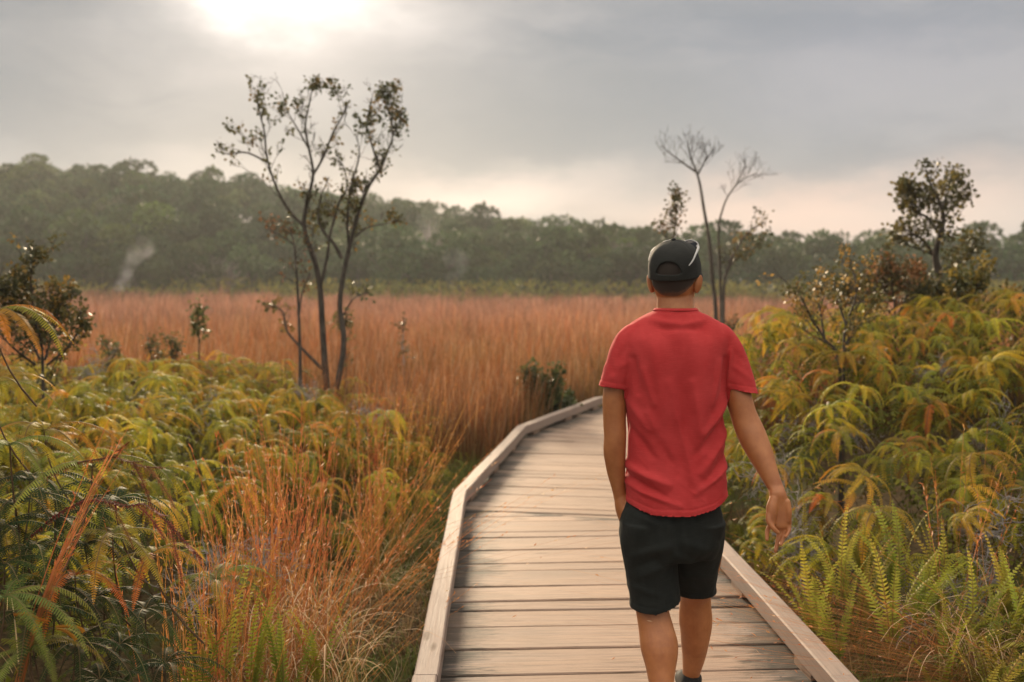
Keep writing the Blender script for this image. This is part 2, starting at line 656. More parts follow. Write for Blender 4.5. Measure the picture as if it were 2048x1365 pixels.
def beam_mesh(name, a, b, za, w, h, bev=0.007, miter=(None, None), side=1):
    """a timber from 2-D point a to b, its outer edge on that line, running inwards by w; ends cut along mitre directions"""
    bm = bmesh.new()
    uvl = bm.loops.layers.uv.new('grain')
    cl_ = bm.loops.layers.float_color.new('plank')
    d = (b - a).normalized()
    n = Vector((d.y, -d.x)) * side
    L = (b - a).length
    pr = random.random()
    kd = 0.42 + 0.3 * random.random()
    prof = [(0, 0), (w, 0), (w, h - bev), (w - bev, h), (bev, h), (0, h - bev)]
    rings = []
    segs = max(2, int(L / 0.4))
    wob = [random.uniform(-0.003, 0.003) for _ in range(segs + 1)]
    for k in range(segs + 1):
        t_ = k / segs
        ring = []
        for (o, z) in prof:
            e0 = o * miter[0] if miter[0] is not None else 0.0
            e1 = o * miter[1] if miter[1] is not None else 0.0
            s = e0 + (L - e0 - e1) * t_
            p = a + d * s + n * (o + wob[k])
            ring.append(bm.verts.new((p.x, p.y, za + z + wob[-k - 1] * 0.6)))
        rings.append(ring)
    for k in range(segs):
        for j in range(6):
            j2 = (j + 1) % 6
            bm.faces.new((rings[k][j], rings[k + 1][j], rings[k + 1][j2], rings[k][j2]))
    bm.faces.new(rings[0])
    bm.faces.new(rings[-1][::-1])
    bmesh.ops.recalc_face_normals(bm, faces=bm.faces)
    for fc in bm.faces:
        for lp in fc.loops:
            p = Vector(lp.vert.co[:2]) - a
            lp[uvl].uv = (p.dot(d), p.dot(n) + lp.vert.co.z)
            lp[cl_] = (pr, kd, kd, 1)
    me = bpy.data.meshes.new(name)
    bm.to_mesh(me)
    bm.free()
    return me


walk = link('boardwalk', deck(), M_WOOD)
tag(walk, 'weathered plank boardwalk curving right through the marsh grass', 'boardwalk', kind='structure')


def kerb(edge, side, splits):
    n = len(edge)
    for i in range(n - 1):
        a, b2 = edge[i], edge[i + 1]
        d = (b2 - a).normalized()
        m0 = m1 = 0.0
        if i > 0:
            dp = (a - edge[i - 1]).normalized()
            ang = math.atan2(dp.x * d.y - dp.y * d.x, dp.dot(d))
            m0 = -math.tan(ang / 2) * side
        if i < n - 2:
            dn = (edge[i + 2] - b2).normalized()
            ang = math.atan2(d.x * dn.y - d.y * dn.x, d.dot(dn))
            m1 = -math.tan(ang / 2) * side
        L = (b2 - a).length
        cuts = [0.0] + [c for c in splits.get(i, [])] + [L]
        for k in range(len(cuts) - 1):
            p0 = a + d * (cuts[k] + (0.003 if k else 0))
            p1 = a + d * (cuts[k + 1] - (0.003 if k < len(cuts) - 2 else 0))
            rail = link('kerb_rail', beam_mesh('kerb_rail', p0, p1, KERB_Z, KERB_W, KERB_H, 0.006,
                                               (m0 if k == 0 else 0, m1 if k == len(cuts) - 2 else 0), side), M_RAIL, walk)
        # spacer blocks lift the kerb off the deck
        s = 0.25
        nn = Vector((d.y, -d.x)) * side
        while s < L - 0.2:
            q = a + d * s + nn * 0.006
            link('spacer_block', beam_mesh('spacer_block', q, q + d * 0.20, 0.0005, KERB_W - 0.014, KERB_Z - 0.002, 0.003, (0, 0), side), M_WOOD, walk)
            s += 1.05


kerb(LEFT, 1, {})
kerb(RIGHT, -1, {0: [2.95, 4.62], 1: [1.62]})
# joists and posts carrying the deck
for i in range(len(LEFT) - 1):
    for ed, nx_, sd in ((LEFT, LEFT, 1), (RIGHT, RIGHT, -1)):
        a, b2 = ed[i], ed[i + 1]
        d = (b2 - a).normalized()
        nn = Vector((d.y, -d.x)) * sd
        link('joist', beam_mesh('joist', a + nn * 0.10 + d * 0.05, b2 + nn * 0.10 - d * 0.05, -0.185, 0.05, 0.143, 0.003, (0, 0), sd), M_WOOD, walk)
# ---------------------------------------------------------------- the walking man
def catmull(pts, n):
    """resample rows of numbers smoothly, n steps per span"""
    a = np.asarray(pts, float)
    a = np.vstack([2 * a[0] - a[1], a, 2 * a[-1] - a[-2]])
    res = []
    for i in range(1, len(a) - 2):
        for k in range(n):
            t = k / n
            p0, p1, p2, p3 = a[i - 1], a[i], a[i + 1], a[i + 2]
            res.append(0.5 * ((2 * p1) + (-p0 + p2) * t + (2 * p0 - 5 * p1 + 4 * p2 - p3) * t * t + (-p0 + 3 * p1 - 3 * p2 + p3) * t ** 3))
    res.append(a[-2])
    return np.array(res)


def loft(bm, rows, n=4, sides=28, power=2.0, xaxis=(1, 0, 0), cap=True, horiz=False, dome=0.0):
    """closed tube through rows (x, y, z, rx, ry); horiz keeps every ring level"""
    a = catmull(rows, n) if n > 1 else np.asarray(rows, float)
    c = a[:, :3]
    t = nrm(np.gradient(c, axis=0))
    X0 = np.array(xaxis, float)
    rings = []
    ang = np.linspace(0, 2 * np.pi, sides, endpoint=False)
    ca = np.sign(np.cos(ang)) * np.abs(np.cos(ang)) ** (2 / power)
    sa = np.sign(np.sin(ang)) * np.abs(np.sin(ang)) ** (2 / power)
    frames = []
    for i in range(len(a)):
        if horiz:
            u, w = np.array([1.0, 0, 0]), np.array([0, 1.0, 0])
        else:
            u = X0 - t[i] * X0.dot(t[i])
            u = u / np.linalg.norm(u)
            w = np.cross(t[i], u)
        frames.append((u, w))
    seq = [(c[i], a[i, 3], a[i, 4], frames[i]) for i in range(len(a))]
    if dome:
        s0, s1 = [], []
        for q in (0.35, 0.7, 0.92):
            k = math.sqrt(1 - q * q)
            s0.insert(0, (c[0] - t[0] * dome * q * a[0, 3], a[0, 3] * k, a[0, 4] * k, frames[0]))
            s1.append((c[-1] + t[-1] * dome * q * a[-1, 3], a[-1, 3] * k, a[-1, 4] * k, frames[-1]))
        seq = s0 + seq + s1
    for (cc, rx, ry, (u, w)) in seq:
        rings.append([bm.verts.new(cc + u * (rx * ca[j]) + w * (ry * sa[j])) for j in range(sides)])
    for i in range(len(rings) - 1):
        for j in range(sides):
            j2 = (j + 1) % sides
            bm.faces.new((rings[i][j], rings[i][j2], rings[i + 1][j2], rings[i + 1][j]))
    if cap:
        bm.faces.new(rings[0][::-1])
        bm.faces.new(rings[-1])
    return rings


def ellipsoid(bm, c, r, M=None):
    res = bmesh.ops.create_uvsphere(bm, u_segments=20, v_segments=14, radius=1.0)
    T = Matrix.Translation(Vector(c)) @ (M.to_4x4() if M is not None else Matrix.Identity(4)) @ Matrix.Diagonal((*r, 1))
    bmesh.ops.transform(bm, matrix=T, verts=res['verts'])


def remeshed(bm, voxel, smooth_it=4, factor=0.5):
    bmesh.ops.recalc_face_normals(bm, faces=bm.faces)
    me = bpy.data.meshes.new('tmp')
    bm.to_mesh(me)
    bm.free()
    o = bpy.data.objects.new('tmp', me)
    COL.objects.link(o)
    r = o.modifiers.new('r', 'REMESH')
    r.mode = 'VOXEL'
    r.voxel_size = voxel
    r.use_smooth_shade = True
    if smooth_it:
        s = o.modifiers.new('s', 'SMOOTH')
        s.iterations = smooth_it
        s.factor = factor
    dg = bpy.context.evaluated_depsgraph_get()
    dg.update()
    res = bpy.data.meshes.new_from_object(o.evaluated_get(dg))
    bpy.data.objects.remove(o)
    bpy.data.meshes.remove(me)
    return res


def get_co(me):
    v = np.empty(len(me.vertices) * 3)
    me.vertices.foreach_get('co', v)
    return v.reshape(-1, 3)


def get_no(me):
    v = np.empty(len(me.vertices) * 3)
    me.vertex_normals.foreach_get('vector', v)
    return v.reshape(-1, 3)


def set_co(me, v):
    me.vertices.foreach_set('co', v.ravel())
    me.update()


def cut_faces(me, keep_v):
    """drop the faces that touch a vertex where keep_v is false"""
    bm = bmesh.new()
    bm.from_mesh(me)
    bm.verts.ensure_lookup_table()
    bad = [f for f in bm.faces if not all(keep_v[v.index] for v in f.verts)]
    bmesh.ops.delete(bm, geom=bad, context='FACES')
    for it in range(14):           # even out the cut edge
        new = {}
        for v in bm.verts:
            bn = [e.other_vert(v) for e in v.link_edges if e.is_boundary]
            if len(bn) == 2:
                new[v] = v.co * .5 + (bn[0].co + bn[1].co) * .25
        for v, c in new.items():
            v.co = c
    bm.to_mesh(me)
    bm.free()


def vnoise(co, s, seed=0.0):
    return np.array([mnoise.noise(Vector((p[0] * s[0] + seed, p[1] * s[1], p[2] * s[2]))) for p in co])


YB = 3.43


def row(px, py, hw, ry, Y=YB, dy=0.0):
    """ring centred on a measured outline: hw is half the measured width in photograph pixels, ry half the depth in metres"""
    p = P(px, py, Y)
    return (p.x, p.y + dy, p.z, hw * Y / F_PX, ry)


# ---- skin, hair, cloth materials
def skin_mat():
    m, t, out = new_mat('skin')
    tc = t.node('ShaderNodeTexCoord').outputs['Object']
    n = t.noise(tc, 16, 6, 0.65)
    n2 = t.noise(tc, 400, 2, 0.6)
    col = t.ramp(n, [(0.3, (0.29, 0.098, 0.031)), (0.7, (0.43, 0.168, 0.057))])
    col = t.mix(t.mapr(n2, 0.56, 0.72, 0, 0.30), col, (0.25, 0.10, 0.06))
    b = t.node('ShaderNodeBsdfPrincipled')
    t.link(col, b.inputs['Base Color'])
    b.inputs['Roughness'].default_value = 0.48
    b.inputs['Subsurface Weight'].default_value = 0.12
    b.inputs['Subsurface Radius'].default_value = (0.012, 0.005, 0.003)
    bp = t.node('ShaderNodeBump')
    bp.inputs['Strength'].default_value = 0.25
    bp.inputs['Distance'].default_value = 0.002
    t.link(n2, bp.inputs['Height'])
    t.link(bp.outputs[0], b.inputs['Normal'])
    t.link(b.outputs[0], out.inputs['Surface'])
    return m


def cloth_mat(name, c1, c2, weave=900.0, rough=0.9, sheen=0.25, bump=0.3, creases=0.12):
    m, t, out = new_mat(name)
    tc = t.node('ShaderNodeTexCoord').outputs['Object']
    n = t.noise(tc, 9, 5, 0.6)
    w = t.noise(t.scalev(tc, (1, 1, 0.6)), weave, 2, 0.6)
    slub = t.noise(t.scalev(tc, (0.6, 0.6, 5)), 60, 3, 0.6)
    col = t.mix(t.mapr(n, 0.35, 0.65), c1, c2)
    col = t.mix(t.mapr(slub, 0.5, 0.75, 0, 0.22), col, tuple(min(1, x * 1.5 + 0.02) for x in c2))
    b = t.node('ShaderNodeBsdfPrincipled')
    t.link(col, b.inputs['Base Color'])
    b.inputs['Roughness'].default_value = rough
    b.inputs['Specular IOR Level'].default_value = 0.2
    b.inputs['Sheen Weight'].default_value = sheen
    b.inputs['Sheen Roughness'].default_value = 0.4
    b.inputs['Sheen Tint'].default_value = (*[min(1, x * 1.3 + 0.15) for x in c2], 1)
    bp = t.node('ShaderNodeBump')
    bp.inputs['Strength'].default_value = bump
    bp.inputs['Distance'].default_value = 0.0015
    t.link(t.math('ADD', w, slub), bp.inputs['Height'])
    cr_ = t.noise(t.scalev(tc, (11, 11, 5)), 1.0, 1.5, 0.4, 0.5)
    cr_ = t.math('ABSOLUTE', t.math('SUBTRACT', cr_, 0.5))
    b2 = t.node('ShaderNodeBump')
    b2.inputs['Strength'].default_value = creases
    b2.inputs['Distance'].default_value = 0.03
    t.link(t.mapr(cr_, 0.0, 0.22), b2.inputs['Height'])
    t.link(bp.outputs[0], b2.inputs['Normal'])
    t.link(b2.outputs[0], b.inputs['Normal'])
    t.link(b.outputs[0], out.inputs['Surface'])
    return m


def plain_mat(name, col, rough=0.5, metal=0.0, spec=0.5):
    m, t, out = new_mat(name)
    b = t.node('ShaderNodeBsdfPrincipled')
    tc = t.node('ShaderNodeTexCoord').outputs['Object']
    n = t.noise(tc, 60, 4, 0.6)
    t.link(t.mix(t.mapr(n, 0.3, 0.7), tuple(c * 0.85 for c in col), tuple(min(1, c * 1.12) for c in col)), b.inputs['Base Color'])
    b.inputs['Roughness'].default_value = rough
    b.inputs['Metallic'].default_value = metal
    b.inputs['Specular IOR Level'].default_value = spec
    t.link(b.outputs[0], out.inputs['Surface'])
    return m


M_SKIN = skin_mat()
M_SHIRT = cloth_mat('red_cotton', (0.37, 0.026, 0.027), (0.44, 0.040, 0.041), 700, 0.9, 0.18, 0.25)
M_SHORT = cloth_mat('black_cloth', (0.008, 0.010, 0.009), (0.013, 0.0155, 0.014), 500, 0.85, 0.06, 0.4)
M_CAP = cloth_mat('black_cap', (0.013, 0.014, 0.013), (0.020, 0.021, 0.019), 800, 0.8, 0.08, 0.3, 0.0)
M_RUBBER = plain_mat('black_rubber', (0.012, 0.012, 0.012), 0.8, 0, .2)
M_GREYP = plain_mat('grey_plastic', (0.38, 0.37, 0.36), 0.5)
M_LENS = plain_mat('dark_lens', (0.02, 0.02, 0.022), 0.08)

# ---- head frame: yaw to the man's right, measured ear height
HC = P(1349, 566, YB + 0.03)
HEADROT = Matrix.Rotation(R(-21), 3, 'Z')


def hd(x, y, z):
    return HC + HEADROT @ Vector((x, y, z))


HEAD = [(-0.105, .024, .088, .055), (-0.092, .042, .094, .012), (-0.065, .057, .097, -.045), (-0.035, .067, .097, -.075),
        (0.0, .0735, .097, -.090), (0.03, .0765, .094, -.098), (0.06, .077, .092, -.101), (0.09, .071, .080, -.093),
        (0.115, .055, .055, -.07), (0.131, .028, .026, -.036)]


def head_rows(grow=0.0):
    rows = []
    for z, hw, fr, bk in HEAD:
        rows.append((0.0, (fr + bk) / 2, z, hw + grow, (fr - bk) / 2 + grow))
    return rows


bm = bmesh.new()
# head
hb = bmesh.new()
loft(hb, head_rows(), 4, 36, 2.15, horiz=True, dome=0.35)
ellipsoid(hb, (0, 0.10, -0.018), (0.013, 0.020, 0.020))                    # nose tip
loft(hb, [(0, 0.092, 0.03, .008, .012), (0, 0.104, -0.008, .010, .014)], 3, 12, dome=0.6)
for s in (-1, 1):
    ellipsoid(hb, (s * 0.031, 0.086, 0.022), (0.014, 0.012, 0.010))            # eyelids
    ellipsoid(hb, (s * 0.033, 0.085, 0.043), (0.022, 0.010, 0.007))            # brow
    ellipsoid(hb, (s * 0.045, 0.070, -0.005), (0.020, 0.022, 0.016))           # cheek
    ME = Matrix.Rotation(s * R(-28), 3, 'Z') @ Matrix.Rotation(s * R(10), 3, 'Y') @ Matrix.Rotation(R(-10), 3, 'X')
    ellipsoid(hb, (s * 0.0855, -0.012, -0.004), (0.0065, 0.019, 0.033), ME)        # ear
    ellipsoid(hb, (s * 0.079, -0.006, -0.020), (0.009, 0.011, 0.016), ME)         # lobe, root
ellipsoid(hb, (0, 0.092, -0.052), (0.024, 0.010, 0.006))                      # lips
ellipsoid(hb, (0, 0.090, -0.063), (0.020, 0.010, 0.006))
ellipsoid(hb, (0, 0.086, -0.092), (0.022, 0.014, 0.014))                      # chin
bmesh.ops.transform(hb, matrix=Matrix.Translation(HC) @ HEADROT.to_4x4(), verts=hb.verts)
tmp = bpy.data.meshes.new('t')
hb.to_mesh(tmp)
hb.free()
bm.from_mesh(tmp)
bpy.data.meshes.remove(tmp)
# neck and torso
loft(bm, [row(1353, 660, 50, .060, dy=.012), row(1353, 632, 40, .062, dy=.012), row(1352, 606, 36.5, .058, dy=.02), row(1352, 580, 36, .056, dy=.028), row(1350, 560, 34, .05, dy=.03)], 4, 28)
loft(bm, [row(1352, 1040, 88, .095), row(1351, 960, 86, .095), row(1351, 880, 86, .090), row(1350, 800, 90, .095), row(1350, 720, 92, .092), row(1351, 680, 90, .080, dy=.01), row(1352, 664, 78, .062, dy=.014), row(1352, 650, 50, .045, dy=.018)], 4, 36, 2.4, horiz=True)
# left arm (its hand is in the pocket)
loft(bm, [row(1264, 694, 19, .040), row(1239, 738, 22, .044), row(1230, 790, 24.5, .046), row(1229, 840, 23, .043), row(1230, 872, 22.5, .041, dy=-.004), row(1229, 905, 22.5, .040, dy=.0), row(1233, 945, 18.5, .033, dy=.008), row(1238, 978, 14, .024, dy=.014), row(1242, 998, 13.5, .022, dy=.018)], 4, 24, dome=0.6)
loft(bm, [row(1242, 992, 13.5, .024, dy=.018), row(1248, 1020, 16, .038, dy=.022), row(1256, 1048, 15, .040, dy=.03), row(1262, 1066, 13, .034, dy=.038)], 3, 20, dome=0.5)
for k, (dx, ln) in enumerate(((-.026, .045), (-.008, .055), (.010, .055), (.028, .042))):
    p = P(1262, 1060, YB + .038)
    loft(bm, [(p.x, p.y + dx, p.z, .0085, .0085), (p.x + .006, p.y + dx + .002, p.z - ln * .6, .008, .008), (p.x + .014, p.y + dx, p.z - ln, .007, .007)], 3, 12, dome=0.8)
p = P(1250, 1015, YB)
loft(bm, [(p.x, p.y - .005, p.z, .012, .012), (p.x + .004, p.y - .025, p.z - .025, .010, .010), (p.x + .010, p.y - .026, p.z - .05, .008, .008)], 3, 12, dome=0.8)
# right arm, swinging back, palm to the rear
YR = lambda k: YB - 0.02 - 0.17 * k
loft(bm, [row(1438, 696, 19, .040), row(1461, 738, 23, .045), row(1475, 787, 26, .050, YB - .02), row(1486, 826, 26, .048, YB - .035), row(1496, 853, 27.5, .046, YB - .05), row(1508, 880, 28, .045, YB - .07), row(1523, 913, 24.5, .040, YB - .095), row(1540, 951, 18.5, .031, YB - .125), row(1551, 976, 15.5, .0225, YB - .148), row(1554, 986, 14, .018, YB - .158)], 4, 28, xaxis=(1, 0.1, 0.3))
# elbow creases ride on small ridges
YH = YB - .165


def hrow(px, py, hw, ry, dy=0.0):
    return row(px, py, hw, ry, YH, dy)


loft(bm, [row(1541, 956, 15.5, .024, YB - .13), row(1551, 976, 15.5, .0215, YB - .148), hrow(1555, 988, 16.5, .0205), hrow(1557, 1002, 19.5, .0185, -.002), hrow(1559, 1022, 22, .0165, -.006), hrow(1561, 1042, 21, .0145, -.012), hrow(1561, 1050, 19.5, .0125, -.015)], 4, 24, 2.5, dome=0.35)
loft(bm, [hrow(1546, 996, 9, .015, -.010), hrow(1541, 1014, 11.5, .018, -.018), hrow(1539, 1031, 10, .0155, -.024), hrow(1540, 1043, 7, .011, -.028)], 4, 18, dome=0.8)     # thenar
loft(bm, [hrow(1572, 1002, 7, .013, -.010), hrow(1574, 1022, 7.5, .014, -.015), hrow(1573, 1040, 6, .011, -.019)], 3, 14, dome=0.8)        # heel of the little finger side


def finger(pts, r0, r1):
    rows = []
    n = len(pts)
    for k, (px, py, dy) in enumerate(pts):
        r = r0 + (r1 - r0) * k / (n - 1)
        if k in (1, 2) and n > 3:
            r += .0006
        p = P(px, py, YH + dy)
        rows.append((p.x, p.y, p.z, r, r))
    loft(bm, rows, 4, 14, xaxis=(1, 0.05, 0.1), dome=0.9)


finger([(1538, 1028, -.026), (1538, 1044, -.036), (1547, 1057, -.043), (1556, 1066, -.043)], .0105, .0068)       # thumb, folded over
finger([(1545, 1044, -.010), (1536, 1059, -.004), (1534, 1070, -.012), (1534, 1080, -.022)], .0082, .0062)       # index
finger([(1556, 1046, -.013), (1558, 1068, -.010), (1555, 1086, -.017), (1551, 1103, -.027)], .0084, .0062)       # middle
finger([(1566, 1045, -.014), (1569, 1066, -.016), (1565, 1080, -.028), (1561, 1090, -.042)], .0080, .0060)       # ring
finger([(1575, 1040, -.014), (1579, 1056, -.020), (1576, 1066, -.032), (1571, 1074, -.044)], .0072, .0054)       # little
# pelvis and legs
loft(bm, [row(1342, 1110, 60, .08), row(1342, 1070, 92, .105), row(1342, 1020, 94, .110), row(1345, 980, 90, .10)], 3, 30, horiz=True)


def leg(knee_px, rows_):
    loft(bm, rows_, 5, 26, xaxis=(1, 0, 0))


# left leg trails: heel just lifting
loft(bm, [row(1293, 1060, 50, .095, YB), row(1298, 1130, 47, .085, YB + .015), row(1303, 1195, 37, .062, YB + .01), row(1305, 1225, 33.5, .056, YB - .01), row(1312, 1258, 35.5, .058, YB - .03),
          row(1319, 1298, 38.5, .062, YB - .06), row(1322, 1345, 29, .050, YB - .09), row(1324, 1400, 20.5, .037, YB - .13), row(1325, 1445, 17.5, .034, YB - .17), row(1325, 1470, 18, .04, YB - .185)], 4, 28)
# right leg reaches forward
loft(bm, [row(1402, 1060, 46, .095, YB), row(1398, 1120, 44, .082, YB + .09), row(1392, 1180, 32, .060, YB + .17), row(1391, 1205, 31.5, .055, YB + .19), row(1391, 1240, 34, .058, YB + .21),
          row(1391, 1265, 31, .055, YB + .225), row(1388, 1310, 24, .044, YB + .26), row(1382, 1350, 17, .035, YB + .295), row(1380, 1372, 16.5, .034, YB + .31), row(1380, 1388, 17, .04, YB + .325)], 4, 28)


def foot_rows(ax, ay, az, pitch, yaw, grow=0.0):
    """foot from heel to toe; (ax, ay, az) is the ankle"""
    M_ = Matrix.Rotation(yaw, 3, 'Z') @ Matrix.Rotation(-pitch, 3, 'X')
    base = [(-.062, -.060, .026, .030), (-.045, -.055, .034, .040), (0.0, -.045, .037, .050), (.06, -.060, .042, .036), (.12, -.070, .047, .026), (.165, -.075, .042, .020), (.192, -.077, .028, .015)]
    res = []
    for y, z, rx, rz in base:
        q = Vector((ax, ay, az)) + M_ @ Vector((0, y, z + 0.005))
        res.append((q.x, q.y, q.z, rx + grow, rz + grow))
    return res


AL = P(1325, 1450, YB - .17)
AR = P(1380, 1374, YB + .31)
AL.z = max(AL.z, 0.125)
feet = []
for A_, pt, yw in ((AL, R(-16), R(4)), (AR, R(3), R(-7))):
    A_ = A_.copy()
    fr = foot_rows(A_.x, A_.y, A_.z, pt, yw)
    low = min(q[2] - q[4] for q in fr)
    fr = [(q[0], q[1], q[2] - low + 0.016, q[3], q[4]) for q in fr]
    feet.append(fr)
    loft(bm, fr, 4, 22, 2.3, xaxis=(1, 0, 0), dome=0.5)
body_me = remeshed(bm, 0.0027, 5, 0.5)
# creases of the straightened elbow, tendon and muscle tone
co = get_co(body_me)
no = get_no(body_me)
el = np.array(P(1498, 858, YB - .05))
dvec = co - el
ax_ = nrm(np.array(P(1523, 913, YB - .095)) - np.array(P(1486, 826, YB - .035)))
s_ = dvec @ ax_ + 0.12 * dvec[:, 0] + 3.5 * (dvec[:, 0] ** 2) + .0025 * vnoise(co, (60, 60, 60))
near_el = np.exp(-(np.linalg.norm(dvec, axis=1) / 0.026) ** 2) * np.clip(-no[:, 1], 0, 1)
d = np.zeros(len(co))
for off_, dep in ((-.004, .0024), (.006, .0020), (.015, .0010)):
    d -= near_el * dep * np.exp(-((s_ - off_) / .0026) ** 2)
nn_ = vnoise(co[::1], (24, 24, 14)) if len(co) < 400000 else 0
d = d + nn_ * 0.0011
set_co(body_me, co + no * d[:, None])
body_me.name = 'person'
person = link('person', body_me, M_SKIN)
tag(person, 'man in a red t-shirt, black shorts and black cap walking away on the boardwalk', 'person')

# ---- shoes
for fr in feet:
    sb = bmesh.new()
    rows_ = [(q[0], q[1], q[2], q[3] + .006, q[4] + .006) for q in fr]
    loft(sb, rows_, 4, 26, 2.5, xaxis=(1, 0, 0), dome=0.6)
    a0 = rows_[2]
    loft(sb, [(a0[0], a0[1] - .012, a0[2], .040, .050), (a0[0], a0[1] - .018, a0[2] + .006, .041, .048)], 2, 24, horiz=True)
    sm = remeshed(sb, 0.004, 4)
    sm.name = 'shoe'
    so = link('shoe', sm, M_RUBBER, person)
    so['label'] = 'low black shoe'

# ---- t-shirt: loose tube of cloth with sleeves
bm = bmesh.new()
body_rows = [row(1352, 1032, 102, .142), row(1352, 1005, 101.5, .140), row(1352, 950, 101, .130), row(1352, 900, 97.5, .120), row(1351, 850, 97, .120), row(1349, 780, 101, .127, dy=.002), row(1350, 720, 104, .129, dy=.004),
             row(1352, 685, 107, .122, dy=.008), row(1353, 664, 103, .106, dy=.012), row(1353, 646, 89, .089, dy=.016), row(1353, 632, 66, .077, dy=.018), row(1353, 623, 46, .071, dy=.021), row(1353, 612, 38, .063, dy=.024)]
loft(bm, body_rows, 5, 48, 2.35, horiz=True)
SL0, SL1 = row(1288, 660, 19, .052, dy=.010), row(1223, 792, 30.5, .062)
SR0, SR1 = row(1419, 660, 19, .052, dy=.010), row(1484, 798, 33, .064, YB - .02)
loft(bm, [SL0, row(1265, 674, 25.5, .060, dy=.007), row(1250, 702, 29, .064, dy=.004), row(1238, 738, 30.5, .063), SL1], 5, 32, 2.1)
loft(bm, [SR0, row(1442, 674, 25.5, .060, dy=.007), row(1458, 702, 29, .064, dy=.004), row(1469, 738, 31, .064), SR1], 5, 32, 2.1)
shirt = remeshed(bm, 0.0036, 9, 0.5)
co = get_co(shirt)
no = get_no(shirt)
# hem, neck and sleeve openings
px_ = 1024 + (co[:, 0] / YB) * F_PX
py_ = 560 + (CAM_H - co[:, 2]) * 580.5
hemline = np.interp(px_, [1250, 1300, 1375, 1420, 1452], [1003, 1019, 1019, 1008, 992])
z_hem = CAM_H - (hemline - 560) / 580.5
snap = np.abs(co[:, 2] - z_hem) < 0.0032
co[snap, 2] = z_hem[snap]
py_ = 560 + (CAM_H - co[:, 2]) * 580.5
keep = py_ < hemline + .05
keep &= ~((py_ < 619) & (np.abs(px_ - 1353) < 60))
t_l = (px_ - 1195) * (778 - 770) / (1254 - 1195) + 770
t_r = (px_ - 1448) * (784 - 774) / (1512 - 1448) + 774
for tt, msk in ((t_l, px_ < 1252), (t_r, px_ > 1456)):
    zt_ = CAM_H - (tt - 560) / 580.5
    sn_ = (np.abs(co[:, 2] - zt_) < .0030) & msk
    co[sn_, 2] = zt_[sn_]
py_ = 560 + (CAM_H - co[:, 2]) * 580.5
t_l, t_r = t_l + .05, t_r + .05
keep &= ~((px_ < 1247) & (py_ > t_l) & (px_ < 1252))
keep &= ~((px_ > 1456) & (py_ > t_r))
# folds of the cloth
def fold(x0, y0, x1, y1, w, amp, back=True):
    """a soft ridge or groove along a line over the back, in photograph pixels"""
    ax, ay = x1 - x0, y1 - y0
    L2 = ax * ax + ay * ay
    t_ = np.clip(((px_ - x0) * ax + (py_ - y0) * ay) / L2, 0, 1)
    dx, dy = px_ - (x0 + ax * t_), py_ - (y0 + ay * t_)
    amp = amp * 2.8
    wob = 0.55 + 0.45 * np.sin(t_ * math.pi)
    g_ = amp * np.exp(-((dx * dx + dy * dy) / (w * w))) * wob
    return g_ * (no[:, 1] < 0.25) if back else g_


d = vnoise(co, (16, 9, 5)) * 0.0040 + vnoise(co, (34, 20, 12), 3.3) * 0.0022
qx = co[:, 0] * .8 + co[:, 2] * .6
low_ = smooth(1.30, 0.95, co[:, 2])
rid = np.array([mnoise.noise(Vector((p[0] * 20 + p[2] * 24, p[1] * 8, p[2] * 6 - p[0] * 4))) for p in co])
rid2 = np.array([mnoise.noise(Vector((p[0] * 30 - p[2] * 34, p[1] * 10 + 7, p[2] * 9 + p[0] * 6))) for p in co])
d = d + (.0018 * (1 - np.abs(rid)) ** 5 - .0008) * (.15 + .8 * low_)
for a in ((1350, 690, 1362, 960, 22, -.007), (1300, 680, 1318, 830, 16, .004), (1405, 690, 1392, 850, 16, .0045), (1330, 760, 1380, 960, 9, .004), (1375, 760, 1395, 900, 8, .0035),
          (1446, 800, 1400, 860, 8, .005), (1448, 830, 1385, 900, 8, -.0045), (1450, 862, 1395, 935, 8, .005), (1450, 905, 1400, 960, 8, -.004), (1450, 930, 1380, 975, 7, .0045),
          (1255, 800, 1290, 850, 8, .0035), (1256, 850, 1300, 905, 8, -.004), (1253, 930, 1330, 960, 8, .005), (1253, 948, 1320, 980, 7, -.004), (1254, 965, 1350, 1000, 6, .0035),
          (1262, 715, 1270, 780, 7, -.004), (1280, 735, 1300, 800, 7, .003), (1443, 715, 1438, 780, 7, -.004), (1430, 720, 1415, 800, 7, .0035), (1455, 700, 1452, 770, 5, .004),
          (1300, 640, 1350, 650, 7, .003), (1400, 640, 1355, 652, 7, .003), (1315, 655, 1395, 655, 6, -.003),
          (1222, 752, 1252, 722, 6, .0016), (1232, 720, 1250, 692, 6, -.0014), (1460, 730, 1496, 756, 6, .0016), (1460, 700, 1484, 722, 6, -.0014), (1310, 860, 1345, 940, 8, -.0035), (1290, 820, 1330, 900, 8, .003)):
    d = d + fold(*a)
d = d * (.25 + .75 * smooth(2, 22, np.abs(hemline - py_))) * np.where((px_ < 1252) | (px_ > 1456), .3 + .7 * smooth(2, 16, np.minimum(np.abs(t_l - py_), np.abs(t_r - py_))), 1)
# double-stitched hems and the collar rib
d = d - .0014 * np.exp(-((hemline - py_ - 12) / 1.6) ** 2) + .0012 * (hemline - py_ < 10)
d = d - .0016 * np.exp(-((t_l - py_ - 11) / 1.6) ** 2) * (px_ < 1250) - .0016 * np.exp(-((t_r - py_ - 11) / 1.6) ** 2) * (px_ > 1452)
# sleeve seam over the shoulder
sl = 1256 - (py_ - 650) * 0.06
sr = 1452 + (py_ - 650) * -0.02
seam = np.exp(-((px_ - sl) / 1.5) ** 2) + np.exp(-((px_ - sr) / 1.5) ** 2)
d = d - .0012 * seam * (py_ < 772) * (py_ > 672)
co2 = co + no * d[:, None]
